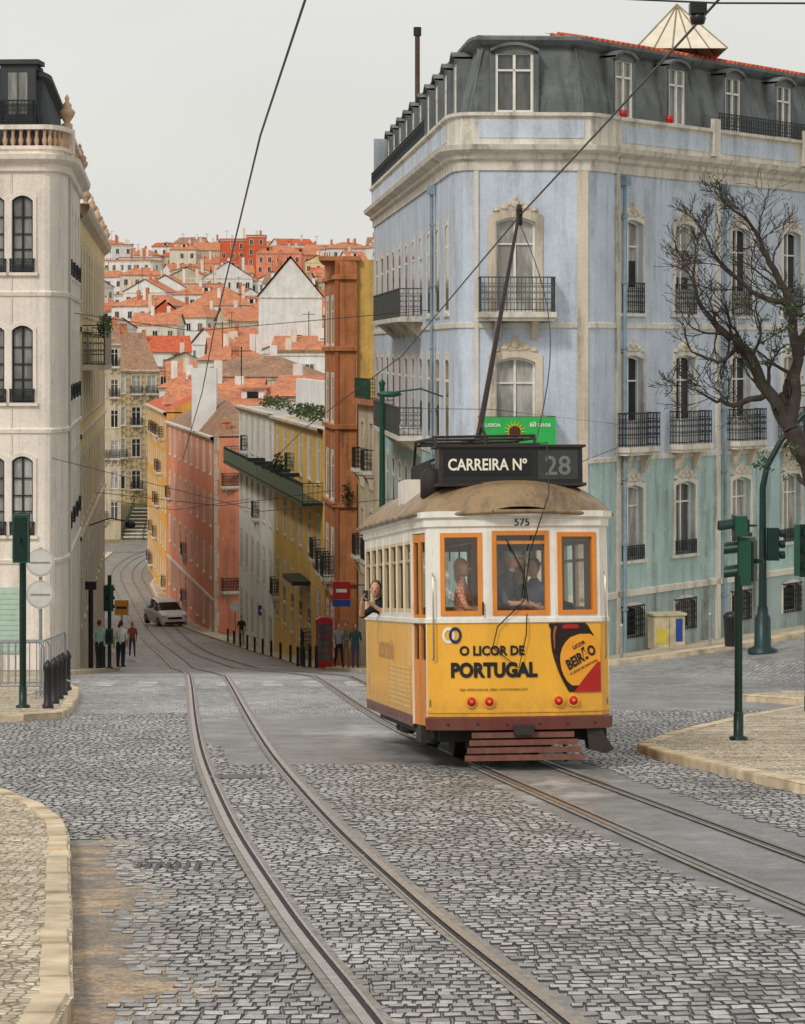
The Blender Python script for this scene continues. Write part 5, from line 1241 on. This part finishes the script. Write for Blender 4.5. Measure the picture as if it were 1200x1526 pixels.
# ------------------------------------------------------------------ white car
def car(name,M,col):
    T=Thing(name,M); st_=[(-1.95,.35,.62,.62,.62,.60),(-1.85,.2,.72,.74,.78,.62),(-1.5,.18,.86,.88,.82,.7),(-1.0,.18,.93,.96,.84,.72),(-.4,.18,.95,1.38,.84,.62),(.1,.18,.96,1.52,.84,.62),(.8,.18,.97,1.55,.84,.62),(1.5,.18,.98,1.5,.83,.6),(1.78,.2,.95,1.2,.8,.6),(1.88,.3,.85,.88,.74,.6)]
    rings=[]
    for (y,zl,zb,zr,wb,wr_) in st_:
        rings.append([(-wb*.9,y,zl),(-wb,y,zl+.2),(-wb,y,zb-.12),(-wb*.95,y,zb),(-wr_,y,zr-.03),(-wr_*.8,y,zr),(wr_*.8,y,zr),(wr_,y,zr-.03),(wb*.95,y,zb),(wb,y,zb-.12),(wb,y,zl+.2),(wb*.9,y,zl)])
    P=T['body']
    for i in range(len(rings)-1):
        for k in range(12):
            k2=(k+1)%12; m=col
            if k in (3,7) and 3<=i<=7: m=G_D
            if k in (4,5,6) and i in (3,) : m=G_D
            if k in (4,5,6) and i in (7,) : m=G_D
            P.face([rings[i][k],rings[i][k2],rings[i+1][k2],rings[i+1][k]],m,False)
    P.face(rings[0],col);P.face(rings[-1],col)
    for y in (-1.25,1.25):
        for sx in (-1,1): cyl(T['wheels'],I4,(sx*.62,y,.3),(sx*.86,y,.3),.3,DARK,18); cyl(T['wheels'],I4,(sx*.86,y,.3),(sx*.875,y,.3),.19,STEEL,12)
    for sx in (-1,1):
        ell(T['headlights'],I4,(sx*.6,-1.84,.68),(.17,.12,.1),mk('headlight_glass',C(200,205,210),.1,.1),10,6); box(T['mirrors'],I4,(sx*.95-.08,-.6,.95),(sx*.95+.08,-.48,1.08),col)
    box(T['grille'],I4,(-.42,-1.99,.52),(.42,-1.93,.64),BLACK); box(T['grille'],I4,(-.6,-1.98,.24),(.6,-1.9,.36),BLACK); box(T['plate'],I4,(-.26,-2.0,.4),(.26,-1.955,.5),WHITE)
    for y0,y1 in ((-.32,-.3),(.52,.56)): 
        for sx in (-1,1): box(T['pillars'],I4,(sx*.74-.03,y0,.96),(sx*.74+.03,y1+.03,1.42),col)
    T.done(bevel=0)
x,y=-17.5,198; car('parked_car',Matrix.Translation((x,y,Hh(x,y)+.02))@Matrix.Rotation(.38,4,'Z')@Matrix.Scale(1.25,4),paint('car_white',C(238,240,240),.2,.05))
# ------------------------------------------------------------------ bare tree
T=Thing('bare_tree'); BK=mk('bark_dark',C(70,62,55),.85,.4,6,0,.6); P=T['trunk']; Lf=T['foliage']
random.seed(21)
def rec(p,d,ln,r_,dep):
    n=5; pts=[p];rd=[r_]; q=p.copy(); dd=d.copy()
    for i in range(n):
        dd=(dd+Vector((U(-.38,.36),U(-.3,.3),U(-.22,.26)))).normalized(); q=q+dd*ln/n; pts.append(q.copy()); rd.append(max(r_*(1-.5*(i+1)/n),.0065))
        if dep>0 and i>0 and R()<.95:
            s_=(dd+Vector((U(-1,1),U(-1,1),U(-.5,.8)))*.85).normalized(); rec(q,s_,ln*U(.5,.8),max(rd[-1]*.62,.0075),dep-1)
    tube(P,I4,pts,rd,BK,6 if r_>.04 else 3,False)
    if dep>0: rec(q,dd,ln*.7,rd[-1]*.9,dep-1)
    if dep==0 and R()<.10: leaves(Lf,I4,q,(.15,.15,.12),5,LEAF,.04)
gz=Hh(9.8,60)
def limb(pts,r0,r1,dep=3,ln=1.1):
    pts=[Vector(p) for p in pts]; fine=[]
    for a,b in zip(pts,pts[1:]):
        for k in range(4): fine.append(a.lerp(b,k/4)+Vector((U(-.05,.05),U(-.05,.05),U(-.05,.05))))
    fine.append(pts[-1]); n=len(fine); rd=[r0+(r1-r0)*i/(n-1) for i in range(n)]; tube(P,I4,fine,rd,BK,8)
    for i in range(3,n,1 if dep>2 else 2):
        d=(fine[i]-fine[i-1]).normalized(); s_=(d*.4+Vector((U(-1,.6),U(-.8,.8),U(-.6,.9)))).normalized(); rec(fine[i],s_,ln*U(.7,1.25),max(rd[i]*.4,.012),dep-1)
    rec(fine[-1],(fine[-1]-fine[-2]).normalized(),ln,r1,dep)
limb([(9.9,60,gz),(9.5,60,-4.5),(9.1,60,-2.6),(8.7,60,-1.8)],.26,.2,1,.8)
limb([(8.7,60,-1.8),(8.2,60,-1.0),(7.6,59.8,.05),(7.1,59.7,.4),(6.6,59.6,1.0)],.17,.05,3,.9)
limb([(8.7,60,-1.8),(8.85,60.2,-.2),(8.7,60.1,1.0),(8.2,60,2.0),(7.9,60,2.6)],.15,.04,3,.8)
limb([(8.85,60.2,-.2),(9.4,60.3,1.3),(9.7,60.3,2.3)],.11,.04,3,.8)
limb([(8.7,60.1,1.0),(8.0,60.1,1.2),(7.3,60,1.7),(6.9,60,2.2)],.07,.03,3,.65)
limb([(8.2,60,-1.0),(7.4,60.2,-1.3),(6.9,60.3,-1.1)],.08,.03,3,.6)
limb([(7.6,59.8,.05),(7.0,59.6,-.3),(6.5,59.5,-.1)],.06,.025,2,.6)
for c_ in ((8.7,59.6,.2),(8.3,59.7,.5),(8.9,59.7,.9),(8.2,59.6,-2.6),(9.0,59.6,-2.3),(7.9,59.6,-.1),(9.0,59.5,-.8),(8.6,59.5,1.2)):
    for _ in range(8): leaves(Lf,I4,(c_[0]+U(-.45,.45),c_[1]+U(-.3,.3),c_[2]+U(-.3,.3)),(.14,.14,.1),14,random.choice([LEAF,LEAF2]),.045)
T.done()
# ------------------------------------------------------------------ world, sun, camera
w=bpy.data.worlds.new('World'); scene.world=w; w.use_nodes=True; nt=w.node_tree; bg=nt.nodes['Background']
sky=nt.nodes.new('ShaderNodeTexSky'); sky.sky_type='NISHITA'; sky.sun_disc=False; sky.sun_elevation=math.radians(42); sky.sun_rotation=math.radians(212); sky.air_density=1.0; sky.dust_density=3
mx=nt.nodes.new('ShaderNodeMix'); mx.data_type='RGBA'; mx.inputs[0].default_value=.9
tc=nt.nodes.new('ShaderNodeTexCoord'); nn=nt.nodes.new('ShaderNodeTexNoise'); nn.inputs['Scale'].default_value=2.2; nn.inputs['Detail'].default_value=4
mp=nt.nodes.new('ShaderNodeMapping'); mp.inputs['Scale'].default_value=(1,1,2.5); nt.links.new(tc.outputs['Generated'],mp.inputs[0]); nt.links.new(mp.outputs[0],nn.inputs['Vector'])
rp=nt.nodes.new('ShaderNodeValToRGB'); rp.color_ramp.elements[0].position=.3; rp.color_ramp.elements[1].position=.75; rp.color_ramp.elements[0].color=(.78,.77,.73,1); rp.color_ramp.elements[1].color=(.93,.92,.88,1)
sc=nt.nodes.new('ShaderNodeVectorMath'); sc.operation='SCALE'; sc.inputs['Scale'].default_value=9.8
nt.links.new(nn.outputs['Fac'],rp.inputs[0]); nt.links.new(rp.outputs[0],sc.inputs[0]); nt.links.new(sky.outputs[0],mx.inputs[6]); nt.links.new(sc.outputs[0],mx.inputs[7]); nt.links.new(mx.outputs[2],bg.inputs[0]); bg.inputs[1].default_value=.1
sl=bpy.data.lights.new('sun','SUN'); sl.energy=1.5; sl.angle=math.radians(10); sl.color=(1,.95,.87); so=bpy.data.objects.new('sun',sl); scene.collection.objects.link(so)
az=math.radians(212); el=math.radians(42); dirv=Vector((math.sin(az)*math.cos(el),math.cos(az)*math.cos(el),math.sin(el))); so.rotation_euler=dirv.to_track_quat('Z','Y').to_euler(); so.location=(0,-20,40)
cam=bpy.data.cameras.new('camera'); cam.sensor_fit='HORIZONTAL'; cam.sensor_width=36; cam.lens=120; cam.shift_y=-.2025; cam.clip_end=12000; cam.clip_start=.5
co=bpy.data.objects.new('camera',cam); co.rotation_euler=(math.pi/2,0,0); scene.collection.objects.link(co); scene.camera=co
scene.view_settings.view_transform='Standard'; scene.view_settings.look='None'; scene.view_settings.exposure=0
print('objects',len(bpy.data.objects))
